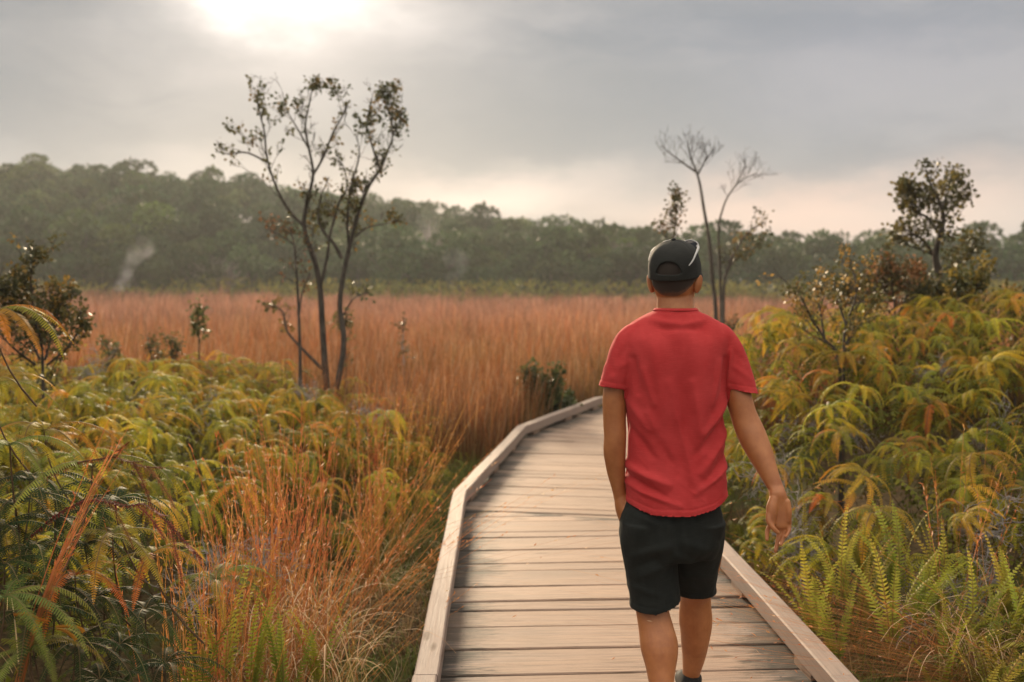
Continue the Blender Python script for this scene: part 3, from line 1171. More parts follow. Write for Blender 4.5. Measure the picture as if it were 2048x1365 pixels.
# the hem flares out a little and the back billows
set_co(shirt, co2)
cut_faces(shirt, keep)
shirt.name = 't_shirt'
sh = link('t_shirt', shirt, M_SHIRT, person)
md = sh.modifiers.new('thickness', 'SOLIDIFY')
md.thickness = 0.0022
md.offset = -1
sh['label'] = 'red short-sleeved t-shirt'
# collar rib
cb = bmesh.new()
ring = []
base = row(1353, 620, 42.5, .071, dy=.021)
for k in range(48):
    a = 2 * math.pi * k / 48
    for_ = Vector((base[0] + (base[3] + .001) * math.cos(a), base[1] + (base[4] + .001) * math.sin(a), base[2] + .002 - 0.020 * max(0, math.sin(a)) ** 1.5))
    ring.append(for_)
prof = [(00.0022 * math.cos(b_), 0.0068 * math.sin(b_)) for b_ in np.linspace(0, 2 * math.pi, 10, endpoint=False)]
rv = []
for k in range(48):
    c_ = ring[k]
    outw = Vector((math.cos(2 * math.pi * k / 48), math.sin(2 * math.pi * k / 48), 0))
    tilt = Vector((0, 0, 1)) * 0.66 - outw * 0.75
    rv.append([cb.verts.new(c_ + outw * q[0] + tilt * q[1]) for q in prof])
for k in range(48):
    for j in range(10):
        cb.faces.new((rv[k][j], rv[(k + 1) % 48][j], rv[(k + 1) % 48][(j + 1) % 10], rv[k][(j + 1) % 10]))
cme = bpy.data.meshes.new('collar')
bmesh.ops.recalc_face_normals(cb, faces=cb.faces)
cb.to_mesh(cme)
cb.free()
cme.polygons.foreach_set('use_smooth', np.ones(len(cme.polygons), bool))
link('collar', cme, M_SHIRT, sh)

# ---- shorts
bm = bmesh.new()
loft(bm, [row(1346, 960, 88, .108), row(1345, 1000, 94, .116), row(1341, 1040, 103, .128), row(1341, 1085, 101, .130, dy=.0), row(1342, 1112, 92, .110, dy=.004)], 4, 44, 2.3, horiz=True)
loft(bm, [row(1291, 1040, 52, .118), row(1296, 1090, 54, .116, YB + .005), row(1302, 1140, 53, .108, YB + .012), row(1308, 1190, 52, .102, YB + .005), row(1311, 1245, 53, .104, YB - .005)], 4, 36, 2.2, horiz=True)
loft(bm, [row(1398, 1040, 50, .118), row(1397, 1090, 47, .112, YB + .04), row(1393, 1140, 44, .104, YB + .10), row(1389, 1180, 43.5, .098, YB + .14), row(1387, 1235, 44, .10, YB + .17)], 4, 36, 2.2, horiz=True)
ellipsoid(bm, P(1258, 1062, YB + .025), (.036, .058, .052))         # hand in the pocket
shorts = remeshed(bm, 0.0045, 6, 0.5)
co = get_co(shorts)
no = get_no(shorts)
px_ = 1024 + (co[:, 0] / co[:, 1]) * F_PX
py_ = 560 + (CAM_H - co[:, 2]) / co[:, 1] * F_PX
left_leg = co[:, 0] < P(1362, 1100, YB).x + np.clip((co[:, 1] - YB) * 0.0, -1, 1)
hem_l = 1222 - np.clip((px_ - 1318), 0, 60) * 0.32
hem_l_z = CAM_H - (hem_l - 560) / F_PX * YB
hem_r_z = CAM_H - (1190 - 560) / F_PX * (YB + .15)
rear = np.clip(-(co[:, 1] - YB) / 0.1, -1, 1)
hz_ = np.where(left_leg, hem_l_z, hem_r_z)
sn_ = np.abs(co[:, 2] - hz_) < .0034
co[sn_, 2] = hz_[sn_]
keep = co[:, 2] > hz_ - 1e-4
keep &= co[:, 2] < P(1341, 985, YB).z + 0.02
d = vnoise(co, (14, 9, 7), 9.1) * 0.005 + vnoise(co, (32, 20, 18), 5.5) * 0.003


def foldz(x0, y0, x1, y1, w, amp):
    ax, ay = x1 - x0, y1 - y0
    L2 = ax * ax + ay * ay
    t_ = np.clip(((px_ - x0) * ax + (py_ - y0) * ay) / L2, 0, 1)
    dx, dy = px_ - (x0 + ax * t_), py_ - (y0 + ay * t_)
    return amp * np.exp(-((dx * dx + dy * dy) / (w * w))) * (0.5 + 0.5 * np.sin(t_ * math.pi)) * (no[:, 1] < 0.2)


for a in ((1355, 1030, 1360, 1110, 9, -.010), (1345, 1100, 1270, 1120, 8, .006), (1345, 1118, 1262, 1148, 8, -.006), (1350, 1135, 1280, 1165, 8, .005), (1365, 1090, 1425, 1110, 8, .005), (1362, 1110, 1420, 1140, 8, -.005),
          (1265, 1030, 1330, 1060, 9, .005), (1262, 1180, 1330, 1205, 7, .004), (1375, 1160, 1425, 1165, 6, .004), (1300, 1010, 1340, 1080, 9, -.004)):
    d = d + foldz(*a)
hz = np.where(left_leg, co[:, 2] - hem_l_z, co[:, 2] - hem_r_z)
d = d - .0016 * np.exp(-((hz - .022) / .0035) ** 2)
set_co(shorts, co + no * d[:, None])
cut_faces(shorts, keep)
shorts.name = 'shorts'
so = link('shorts', shorts, M_SHORT, person)
so['label'] = 'black knee-length shorts'
md = so.modifiers.new('thickness', 'SOLIDIFY')
md.thickness = 0.003
md.offset = -1
# pocket welt by the left hand
pk = bmesh.new()
pts_ = [P(1234, 1003, YB - .005), P(1240, 1016, YB - .03), P(1250, 1030, YB - .055)]

# ---- hair: short crop with a faded hairline
hb = bmesh.new()
rows_ = catmull([(r_[0], r_[1], r_[2], r_[3], r_[4]) for r_ in head_rows(0.0035)], 6)
rings = loft(hb, rows_, 1, 64, 2.15, horiz=True, cap=False)
hme = bpy.data.meshes.new('hair')
hb.to_mesh(hme)
hb.free()
co = get_co(hme)
ang = np.arctan2(co[:, 0], -(co[:, 1]))          # 0 = back of the head
hl = np.interp(np.abs(ang), [0, 0.35, 0.75, 1.15, 1.5, 1.8, 2.2, 3.2], [-.048, -.050, -.034, -.010, .018, .020, .06, .07])
hl = hl + 0.004 * np.array([mnoise.noise(Vector((q[0] * 90, q[1] * 90, q[2] * 90))) for q in co])
keep = co[:, 2] > hl
fade = smooth(0.0, 0.035, co[:, 2] - hl) * (1 - 0.45 * smooth(0.9, 1.5, np.abs(ang)) * (1 - smooth(0.02, 0.06, co[:, 2])))
set_co(hme, co + np.stack([np.zeros(len(co))] * 3, 1))
at = hme.color_attributes.new('fade', 'FLOAT_COLOR', 'POINT')
at.data.foreach_set('color', np.repeat(fade[:, None], 4, 1).ravel())
cut_faces(hme, keep)
hme.transform(Matrix.Translation(HC) @ HEADROT.to_4x4())
hme.polygons.foreach_set('use_smooth', np.ones(len(hme.polygons), bool))
m, t, out = new_mat('cropped_hair')
fd = t.node('ShaderNodeAttribute', attribute_name='fade').outputs['Fac']
tc = t.node('ShaderNodeTexCoord').outputs['Object']
n = t.noise(t.scalev(tc, (1, 1, 0.5)), 900, 3, 0.7)
f = t.mapr(t.math('ADD', n, t.math('MULTIPLY', fd, 0.75)), 0.45, 0.95)
col = t.mix(f, (0.22, 0.095, 0.045), (0.028, 0.018, 0.012))
b = t.node('ShaderNodeBsdfPrincipled')
t.link(col, b.inputs['Base Color'])
b.inputs['Roughness'].default_value = 0.7
bp = t.node('ShaderNodeBump')
bp.inputs['Distance'].default_value = 0.003
t.link(n, bp.inputs['Height'])
t.link(bp.outputs[0], b.inputs['Normal'])
t.link(b.outputs[0], out.inputs['Surface'])
ho = link('hair', hme, m, person)
ho['label'] = 'short cropped dark hair, faded at the neck'

# ---- cap: dome with a half-round opening over the strap at the back, brim, button, seams
CAPROT = HEADROT @ Matrix.Rotation(R(11), 3, 'X')
CAP_C = HC + HEADROT @ Vector((0, 0.0, 0.030))
CAPS = [(-.006, .0905, .108, -.1085), (.02, .0900, .107, -.1085), (.045, .0875, .103, -.105), (.07, .0805, .094, -.096), (.092, .067, .078, -.080), (.108, .046, .054, -.056), (.117, .022, .026, -.028), (.1195, .004, .005, -.005)]
hb = bmesh.new()
rows_ = catmull([(0, (fr + bk) / 2, z, hw, (fr - bk) / 2) for z, hw, fr, bk in CAPS], 8)
loft(hb, rows_, 1, 96, 2.05, horiz=True, cap=False)
cme = bpy.data.meshes.new('cap')
hb.to_mesh(cme)
hb.free()
co = get_co(cme)
zz = co[:, 2] - .019
keep = ~((co[:, 1] < 0) & (zz > 0) & ((co[:, 0] / .041) ** 2 + (zz / .040) ** 2 < 1))
# panel seams
ang = np.arctan2(co[:, 0], co[:, 1])
rad = np.linalg.norm(co[:, :2], axis=1)
dd = np.zeros(len(co))
for k in range(6):
    da = (ang - k * math.pi / 3 + math.pi) % (2 * math.pi) - math.pi
    dd -= .0016 * np.exp(-(da * rad / .0022) ** 2)
no = get_no(cme)
sgn = np.sign((no[:, :2] * co[:, :2]).sum(1) + 1e-9)[:, None]
co3 = co + no * sgn * dd[:, None] + (np.array([mnoise.noise(Vector((q[0] * 25, q[1] * 25, q[2] * 25))) for q in co]) * .0015)[:, None] * nrm(co)
set_co(cme, co3)
cut_faces(cme, keep)
cme.transform(Matrix.Translation(CAP_C) @ CAPROT.to_4x4())
cme.polygons.foreach_set('use_smooth', np.ones(len(cme.polygons), bool))
cap = link('cap', cme, M_CAP, person)
cap['label'] = 'black baseball cap'
md = cap.modifiers.new('thickness', 'SOLIDIFY')
md.thickness = 0.003
# brim
bb = bmesh.new()
top_, bot_ = [], []
for k in range(33):
    a = math.pi * (0.08 + 0.84 * k / 32)
    row_t, row_b = [], []
    for j in range(8):
        q = j / 7
        ext = 0.072 * math.sin(math.pi * k / 32) ** 0.55
        x = (.0895 + ext * 0.10 * q) * math.cos(a) / (1 if j == 0 else 1)
        y = .106 * math.sin(a) + ext * q
        z = -.004 + 0.010 * math.sin(a) * q - 0.020 * (x / .09) ** 2 * q - .008 * q
        row_t.append(bb.verts.new((x, y, z + .0018)))
        row_b.append(bb.verts.new((x, y, z - .0018)))
    top_.append(row_t)
    bot_.append(row_b)
for k in range(32):
    for j in range(7):
        bb.faces.new((top_[k][j], top_[k + 1][j], top_[k + 1][j + 1], top_[k][j + 1]))
        bb.faces.new((bot_[k][j], bot_[k][j + 1], bot_[k + 1][j + 1], bot_[k + 1][j]))
    bb.faces.new((top_[k][7], top_[k + 1][7], bot_[k + 1][7], bot_[k][7]))
    bb.faces.new((top_[k][0], bot_[k][0], bot_[k + 1][0], top_[k + 1][0]))
bmesh.ops.recalc_face_normals(bb, faces=bb.faces)
bme = bpy.data.meshes.new('brim')
bb.to_mesh(bme)
bb.free()
bme.transform(Matrix.Translation(CAP_C) @ CAPROT.to_4x4())
bme.polygons.foreach_set('use_smooth', np.ones(len(bme.polygons), bool))
link('brim', bme, M_CAP, cap)
# button on top
bb = bmesh.new()
ellipsoid(bb, (0, 0, .121), (.0085, .0085, .0045))
bme = bpy.data.meshes.new('button')
bb.to_mesh(bme)
bb.free()
bme.transform(Matrix.Translation(CAP_C) @ CAPROT.to_4x4())
link('button', bme, M_CAP, cap)

# ---- sunglasses pushed up on the cap
def cp(x, y, z):
    return CAP_C + CAPROT @ Vector((x, y, z))


sg = empty('sunglasses', cp(0, .06, .11))
tag(sg, 'grey framed sunglasses pushed up on the black cap', 'sunglasses')


def sg_part(name, mb, mat, smooth_=True):
    me = mb.mesh(name, smooth_)
    me.transform(Matrix.Translation(-sg.location))
    return link(name, me, mat, sg)


for s in (-1, 1):
    mb = MB()
    if s > 0:
        tail = [cp(.0665, -.079, .044), cp(.0765, -.062, .058), cp(.0810, -.034, .074), cp(.0805, 0.0, .081)]
    else:
        tail = [cp(-.0895, 0.0, .048), cp(-.0885, .012, .058), cp(-.0845, .028, .074)]
    pts = catmull(tail + [cp(s * .076, .045, .084), cp(s * .067, .080, .085)], 6)
    tube(mb, pts, np.interp(np.linspace(0, 1, len(pts)), [0, .15, .6, 1], [.0018, .0028, .0042, .0050]), (1, 1, 1), 8)
    sg_part('temple_arm', mb, M_GREYP)
    mb = MB()
    th = np.linspace(0, 2 * math.pi, 25)
    cen = (s * .036, .100, .082)
    loop_ = np.array([cp(cen[0] + .032 * math.cos(a), cen[1] + .006 * math.sin(a) - .01 * abs(math.cos(a)) + .004, cen[2] + .020 * math.sin(a)) for a in th])
    tube(mb, loop_, .0022, (1, 1, 1), 6)
    sg_part('frame', mb, M_GREYP)
    lb = bmesh.new()
    vs = [lb.verts.new(Vector(q) - sg.location) for q in loop_[:-1]]
    lb.faces.new(vs)
    lm = bpy.data.meshes.new('lens')
    lb.to_mesh(lm)
    lb.free()
    lo_ = link('lens', lm, M_LENS, sg)
    md = lo_.modifiers.new('thickness', 'SOLIDIFY')
    md.thickness = .0015
# ---------------------------------------------------------------- ferns
def pinna(mb, p0, az, e0, e1, L, W, n, ca, cb, curl=1.0, sway=0.0, rib=(0.16, 0.12, 0.05), fold=0.25):
    """one comb-like fern blade: starts at p0 heading az, its rise bending from e0 to e1 along length L"""
    k = n + 1
    s = np.linspace(0, 1, k)
    el = e0 + (e1 - e0) * s ** curl
    a = az + sway * s
    d = np.stack([np.cos(a) * np.cos(el), np.sin(a) * np.cos(el), np.sin(el)], 1)
    pts = p0 + np.concatenate([np.zeros((1, 3)), np.cumsum((d[:-1] + d[1:]) / 2, 0)]) * (L / n)
    side = np.stack([-np.sin(a), np.cos(a), np.zeros(k)], 1)
    up = np.cross(d, side)
    up = up * np.sign(up[:, 2:3] + 1e-6)
    prof = np.minimum(1, (s * 9 + 0.35)) * (1 - s ** 2.2) ** 0.8
    st = slice(0, k - 1)
    sp = L / n
    for sg_ in (-1, 1):
        jit = 1 + RNG.normal(0, 0.08, k - 1)[:, None]
        dirv = nrm(side[st] * sg_ + d[st] * 0.38 - up[st] * (fold + RNG.normal(0, 0.10, (k - 1, 1))))
        ll = (W * prof[st])[:, None] * jit
        b0 = pts[st] - d[st] * sp * 0.40
        b1 = pts[st] + d[st] * sp * 0.40
        t0 = pts[st] + dirv * ll - d[st] * sp * 0.10 - up[st] * ll * 0.12
        t1 = pts[st] + dirv * ll + d[st] * sp * 0.14 - up[st] * ll * 0.12
        v = np.stack([b0, b1, t1, t0], 1).reshape(-1, 3)
        f = np.arange((k - 1) * 4).reshape(-1, 4)
        c = np.asarray(ca)[None] * (1 - s[st])[:, None] + np.asarray(cb)[None] * s[st][:, None]
        c = c * (1 + RNG.normal(0, 0.07, (k - 1, 1)))
        tipc = c * 1.12
        cc = np.stack([c, c, tipc, tipc], 1).reshape(-1, 3)
        mb.add(v, f, np.clip(cc, 0.002, 1))
    ribbons(mb, (pts + up * 0.0006)[None], (0.0022 * (1 - 0.75 * s))[None] * (L / 0.3), side[:1], np.broadcast_to(np.asarray(rib), (1, k, 3)))
    return pts


GREEN = [(0.21, 0.205, 0.022), (0.25, 0.225, 0.024), (0.28, 0.235, 0.026), (0.16, 0.175, 0.024)]
GOLD = [(0.46, 0.30, 0.026), (0.52, 0.30, 0.028), (0.40, 0.29, 0.028), (0.55, 0.27, 0.030)]
RUST = [(0.46, 0.17, 0.024), (0.42, 0.15, 0.025)]


def umbrella(seed, n=22, size=1.0, gold=0.5):
    """a fern frond: a node from which drooping comb blades fan out"""
    r = random.Random(seed)
    mb = MB()
    loose = seed % 4 == 3          # some fronds are one-sided and few-bladed
    np_ = r.randint(4, 6) if loose else r.randint(8, 12)
    az0 = r.uniform(0, 6.28)
    for i in range(np_):
        az = az0 + i * (2.8 if loose else 2 * math.pi) / np_ + r.uniform(-0.38, 0.38)
        L = r.uniform(0.22, 0.44) * size
        ca = np.array(r.choice(GREEN)) * r.uniform(0.9, 1.1)
        cb = np.array(r.choice(GOLD) if r.random() < gold else r.choice(GREEN))
        if r.random() < 0.03 * (1 + gold):
            ca, cb = np.array(r.choice(GOLD)), np.array(r.choice(RUST))
        elif r.random() < gold * 0.35:
            ca = np.array(r.choice(GOLD)) * 0.9
        pinna(mb, np.array([math.cos(az) * .012, math.sin(az) * .012, 0]), az, R(r.uniform(35, 68)), R(r.uniform(-100, -80)), L, r.uniform(0.028, 0.040) * size, n, ca, cb,
              r.uniform(0.48, 0.70), r.uniform(-0.5, 0.5))
    # a second, smaller tier below
    for i in range(r.randint(3, 5)):
        az = r.uniform(0, 6.28)
        pinna(mb, np.array([0, 0, -r.uniform(.06, .14)]), az, R(r.uniform(5, 35)), R(r.uniform(-85, -60)), r.uniform(0.2, 0.3) * size, .034 * size, max(8, int(n * .7)),
              np.array(r.choice(GREEN)), np.array(r.choice(GOLD)), .7)
    return mb


def stalk_mesh(h, seed):
    r = random.Random(seed)
    mb = MB()
    a = r.uniform(0, 6.28)
    lean = r.uniform(0.04, 0.16)
    z = np.linspace(0, -h, 6)
    pts = np.stack([np.cos(a) * lean * (z / h) ** 2, np.sin(a) * lean * (z / h) ** 2, z], 1)
    tube(mb, pts, np.linspace(.0022, .0034, 6), (1, 1, 1), 5)
    return mb.mesh('stalk', True)


FERN_MB = [umbrella(100 + i, 26, 1.0, 0.42 + 0.10 * (i % 6)) for i in range(24)]
FERNS = [q_.mesh('fern') for q_ in FERN_MB]
STALKS = [stalk_mesh(0.75, 40 + i) for i in range(6)]


def place_fern(x, y, z, sc, label, group, idx=None, tilt=(0, 0), name='fern', meshes=FERNS):
    o = link(name, meshes[idx if idx is not None else random.randrange(len(meshes))], M_FERN)
    o.location = (x, y, z)
    o.rotation_euler = (tilt[0], tilt[1], random.uniform(0, 6.28))
    o.scale = (sc, sc, sc * random.uniform(0.85, 1.1))
    tag(o, label, 'fern', group)
    s = link('stalk', random.choice(STALKS), M_STALK, o)
    return o


def walk_left(y):
    return float(np.interp(y, [p.y for p in LEFT], [p.x for p in LEFT]))


def walk_right(y):
    return float(np.interp(y, [p.y for p in RIGHT], [p.x for p in RIGHT]))


def canL(x, y):
    d = walk_left(y) - x                       # distance from the kerb
    z = -0.32 + 0.76 * smooth(0.22, 0.95, d) + 0.33 * smooth(0.9, 2.6, d)
    z = z - 0.30 * (1 - smooth(0.4, 1.3, d)) * (1 - smooth(5.8, 7.2, y))
    z = z + 0.26 * smooth(0.55, 1.15, d) * (1 - smooth(3.1, 4.0, y))
    z = z - 0.22 * smooth(8.3, 9.6, y) * (1 - smooth(2.2, 3.0, d)) - 0.25 * smooth(10.6, 12.0, y)
    return float(z)


def canR(x, y):
    d = x - walk_right(y)
    h = np.interp(y, [3.6, 4.2, 5, 6, 7.2, 8.4, 9.6, 11], [0.08, 0.26, 0.50, 0.74, 1.04, 1.36, 1.34, 0.8])
    return float(-0.30 + (h + 0.30) * (.25 + .75 * smooth(-0.05, 0.75, d)) + 0.12 * smooth(1.5, 3.5, d))


def in_view(x, y, z, m=90):
    if y < 0.5:
        return False
    u = 1024 + x / y * F_PX
    v = 560 + (CAM_H - z) / y * F_PX
    return -m < u < 2048 + m and v < 1365 + 2 * m


rnd = random.Random(21)
count = {'L': 0, 'R': 0}
cells = []
y = 3.9
while y < 11.2:
    st = 0.33 + 0.012 * (y - 4)
    x = -6.2
    while x < 0.2:
        xx, yy = x + rnd.uniform(-.15, .15), y + rnd.uniform(-.15, .15)
        d = walk_left(yy) - xx
        dmin = 0.95 if yy < 6.0 else 0.34
        if d > dmin and not (yy < 5.2 and d < 1.35 and rnd.random() < 0.65):
            cells.append(('L', xx, yy, canL(xx, yy)))
        x += st
    y += st * 1.02
y = 3.75
while y < 9.9:
    st = 0.32 + 0.012 * (y - 4)
    x = 1.3
    while x < 5.8:
        xx, yy = x + rnd.uniform(-.14, .14), y + rnd.uniform(-.14, .14)
        d = xx - walk_right(yy)
        if d > (0.14 if yy > 4.9 else 0.62) and not (yy < 4.7 and rnd.random() < 0.45):
            cells.append(('R', xx, yy, canR(xx, yy)))
        x += st
    y += st * 1.02
LBL = {'L': 'arching yellow-green fern in the thicket left of the boardwalk', 'R': 'arching yellow-green fern on the bank right of the boardwalk'}
GRP = {'L': 'ferns of the thicket left of the boardwalk', 'R': 'ferns of the bank right of the boardwalk'}
outer = MB()
for s, xx, yy, zz in cells:
    z = zz + rnd.uniform(-.12, .08)
    if not in_view(xx, yy, z):
        if in_view(xx, yy, z, 560):
            sc_ = rnd.uniform(.7, 1.2)
            outer.merge(FERN_MB[rnd.randrange(24)], Matrix.Translation((xx, yy, z)) @ Matrix.Rotation(rnd.gauss(0, .24), 4, 'X') @ Matrix.Rotation(rnd.uniform(0, 6.28), 4, 'Z') @ Matrix.Scale(sc_, 4), rnd.uniform(.8, 1.2))
        continue
    count[s] += 1
    place_fern(xx, yy, z, rnd.choice((rnd.uniform(.6, .85), rnd.uniform(.8, 1.15))), LBL[s], GRP[s], tilt=(rnd.gauss(0, .24), rnd.gauss(0, .24)))
print('ferns', count)
o = link('fern_thicket', outer.mesh('fern_thicket'), M_FERN)
tag(o, 'more of the fern thicket carrying on beyond both sides of the photograph', 'ferns', kind='stuff')

# under the fern tops: an uncountable tangle of lower fronds, dead stalks and shaded leaves
SMALL = [umbrella(170 + i, 15, 1.0, .3 + .05 * i) for i in range(10)]
mb = MB()
for s, xx, yy, zz in cells:
    if not in_view(xx, yy, zz, 560):
        continue
    for k in range(11):
        px_, py_ = xx + rnd.uniform(-.2, .2), yy + rnd.uniform(-.2, .2)
        z = zz - rnd.uniform(0.02, 0.55)
        if z < gh(px_, py_) - 0.05:
            continue
        c1 = np.array(rnd.choice(GREEN)) * rnd.uniform(.28, .7)  # leaf colours darkened to stand for the shade under the fern tops
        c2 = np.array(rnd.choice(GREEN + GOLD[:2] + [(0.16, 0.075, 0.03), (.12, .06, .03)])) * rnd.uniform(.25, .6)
        pinna(mb, np.array([px_, py_, z]), rnd.uniform(0, 6.28), R(rnd.uniform(-10, 40)), R(rnd.uniform(-90, -50)), rnd.uniform(.22, .36), .036, 9, c1, c2, .8, rnd.uniform(-.6, .6))
    for k in range(2):
        sc_ = rnd.uniform(.38, .62)
        zz_ = zz + rnd.uniform(-.28, .0)
        mb.merge(SMALL[rnd.randrange(10)], Matrix.Translation((xx + rnd.uniform(-.22, .22), yy + rnd.uniform(-.22, .22), zz_)) @ Matrix.Rotation(rnd.gauss(0, .3), 4, 'X') @ Matrix.Rotation(rnd.uniform(0, 6.28), 4, 'Z') @ Matrix.Scale(sc_, 4), rnd.uniform(.65, 1.1))
    for k in range(3):
        a = rnd.uniform(0, 6.28)
        b0 = np.array([xx + rnd.uniform(-.2, .2), yy + rnd.uniform(-.2, .2), zz - rnd.uniform(.05, .25)])
        b1 = b0 + np.array([math.cos(a) * .25, math.sin(a) * .25, -rnd.uniform(.2, .6)])
        tube(mb, [b0, (b0 + b1) / 2 + np.array([0, 0, .05]), b1], .0022, (0.075, 0.04, 0.02), 4)
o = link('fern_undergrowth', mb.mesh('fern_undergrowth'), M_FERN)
tag(o, 'dark tangle of lower fern fronds and dead stalks under the ferns', 'undergrowth', kind='stuff')

# ---- near ferns at the lower left corner, sharp and shaded, with separate blades
DARKG = [(0.026, 0.042, 0.014), (0.040, 0.058, 0.016), (0.022, 0.034, 0.014)]  # fern greens with the corner's shade mixed into the colour
near_defs = []
yl = 'close fern with comb blades, '


def near_fern(px, py, Y, label, n_bl, cols, size=1.0, az=None, spread=6.28, n=44, e0=(25, 55), e1=(-88, -60), name='fern', W=.029, sway=.4, curl=(.55, .85)):
    p = P(px, py, Y)
    o = empty(name, p, 0)
    tag(o, label, 'fern', 'close ferns at the left edge of the photograph')
    az = rnd.uniform(0, 6.28) if az is None else az
    for i in range(n_bl):
        mb = MB()
        a = az + (i - (n_bl - 1) / 2) * spread / n_bl + rnd.uniform(-.15, .15)
        ca, cb = cols[rnd.randrange(len(cols))]
        pinna(mb, np.zeros(3), a, R(rnd.uniform(*e0)), R(rnd.uniform(*e1)), rnd.uniform(.26, .36) * size, W * size, n, np.array(ca) * rnd.uniform(.9, 1.1), np.array(cb), rnd.uniform(*curl), rnd.uniform(-sway, sway))
        link('frond', mb.mesh('frond'), M_FERN, o)
    link('stalk', stalk_mesh(.3, rnd.randrange(999)), M_STALK, o)
    return o


GY = [((0.20, .18, .03), (.44, .27, .03)), ((.16, .17, .03), (.34, .26, .03)), ((.36, .24, .03), (.50, .24, .03))]
GG = [((.13, .16, .035), (.20, .20, .035)), ((.11, .15, .04), (.17, .18, .035))]
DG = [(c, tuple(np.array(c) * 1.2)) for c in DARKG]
OR = [((.42, .16, .025), (.50, .20, .03)), ((.36, .12, .02), (.46, .16, .025))]
near_fern(-14, 628, 3.15, yl + 'arching in from the left edge, golden', 8, GY, 1.05, az=-.4, spread=5.0)
near_fern(-20, 770, 3.3, yl + 'hanging at the left edge below the golden one', 6, GY, .9, az=-.2, spread=4.5)
near_fern(20, 890, 3.0, yl + 'bright green, hanging straight down at left', 6, GG + GY[:1], 1.0, az=-1.2, spread=5.5)
near_fern(88, 862, 3.5, yl + 'yellow, arching at the top of the dark ferns', 7, GY, 1.0)
near_fern(185, 928, 3.05, yl + 'pale green, with two comb arms under the red dead frond', 2, GG, .95, az=-1.0, spread=4.6, e0=(30, 40), e1=(-70, -60), W=.040)
near_fern(225, 1070, 3.1, yl + 'golden, hanging beside the orange stalks', 6, GY[:2], .95)
near_fern(305, 1108, 3.15, yl + 'bright orange, hanging between grass stalks', 5, OR + GY[:1], .85)
near_fern(150, 1150, 3.0, yl + 'rusty orange, in the dark hollow', 5, OR, .9)
near_fern(10, 1195, 2.75, yl + 'grey green, reaching right at the lower left', 6, GG, 1.0, az=.1, spread=3.6)
near_fern(60, 1300, 2.75, yl + 'pale yellow green, in the bottom left corner', 7, GG + GY[1:2], .8, e0=(35, 60))
near_fern(430, 1160, 3.7, yl + 'olive, fanned out low among the grass stalks', 7, GG + GY[:1], 1.0)
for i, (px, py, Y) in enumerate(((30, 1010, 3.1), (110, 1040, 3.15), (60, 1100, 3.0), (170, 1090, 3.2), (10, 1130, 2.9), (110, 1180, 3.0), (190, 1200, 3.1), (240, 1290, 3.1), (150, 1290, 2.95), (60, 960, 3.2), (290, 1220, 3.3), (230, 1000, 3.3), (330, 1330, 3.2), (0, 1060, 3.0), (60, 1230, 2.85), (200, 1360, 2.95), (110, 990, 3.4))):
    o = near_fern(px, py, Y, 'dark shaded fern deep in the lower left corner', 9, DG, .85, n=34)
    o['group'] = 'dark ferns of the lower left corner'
# dead red-brown frond arching to the right
for nm_label, pts_ in (('dead red-brown fern frond arching over the grass stalks', [(60, 1075), (130, 1020), (190, 1000), (250, 1012), (290, 1010), (330, 1040), (370, 1085), (402, 1118)]),
                       ('upper dead red-brown fern frond curling at its tip', [(95, 955), (150, 928), (205, 918), (228, 915), (250, 922), (285, 933), (325, 936)])):
    base = P(*pts_[0], 3.02)
    o = empty('dead_fern', base)
    tag(o, nm_label, 'fern', 'close ferns at the left edge of the photograph')
    path = catmull([np.array(P(a, b_, 3.02 - .02 * k)) - np.array(base) for k, (a, b_) in enumerate(pts_)], 10)
    mb = MB()
    k = len(path)
    tube(mb, path, np.linspace(.0032, .0012, k), (.13, .05, .03), 5)
    link('stalk', mb.mesh('stalk'), M_STALK, o)

    def curled(path, W, col):
        mb = MB()
        seg = np.linalg.norm(np.diff(path, axis=0), axis=1)
        cum = np.concatenate([[0], np.cumsum(seg)])
        n_ = max(8, int(cum[-1] / .0062))
        q = np.linspace(0, cum[-1], n_)
        pth = np.stack([np.interp(q, cum, path[:, i_]) for i_ in range(3)], 1)
        t_ = nrm(np.gradient(pth, axis=0))
        s_ = np.linspace(0, 1, n_)
        upv = np.array([0, 0, 1.0])
        tube(mb, pth, .0014, np.asarray(col) * .7, 4)
        for sg_ in (-1, 1):
            side = nrm(np.cross(t_, upv)) * sg_ + RNG.normal(0, .18, (n_, 3))
            w = W * (1 - .55 * s_)[:, None] * (.75 + .5 * RNG.random((n_, 1)))
            a_ = pth
            m_ = pth + side * w * .75 + upv * w * .15
            e_ = pth + side * w * .8 - upv * w * .75 + t_ * w * .3
            for p_, q_, wd0, wd1 in ((a_, m_, .0016, .0017), (m_, e_, .0017, .0006)):
                v = np.stack([p_ - t_ * wd0, p_ + t_ * wd0, q_ + t_ * wd1, q_ - t_ * wd1], 1).reshape(-1, 3)
                cc = np.repeat(np.asarray(col)[None] * (1 + RNG.normal(0, .22, (n_, 1))), 4, 0)
                mb.add(v, np.arange(len(v)).reshape(-1, 4), np.clip(cc, .01, 1))
        return mb
    mb = curled(path, .015, (.20, .065, .034))
    link('frond', mb.mesh('frond'), M_FERN, o)
    for q in (0.35, .5, .62, .75, .88):
        i = int(q * (k - 1))
        dirv = path[min(i + 2, k - 1)] - path[i]
        dirv = dirv / np.linalg.norm(dirv)
        sgn = rnd.choice((-1, 1))
        L_ = rnd.uniform(.06, .13)
        sub = [path[i] + dirv * L_ * t_ + np.array([0, 0, (-.05 if sgn < 0 else .02) * t_ * (1 + t_)]) + np.array([0, -.06 * t_, 0]) for t_ in np.linspace(0, 1, 14)]
        mb = curled(catmull(sub, 3), .012, (.20, .065, .034))
        link('frond', mb.mesh('frond'), M_FERN, o)
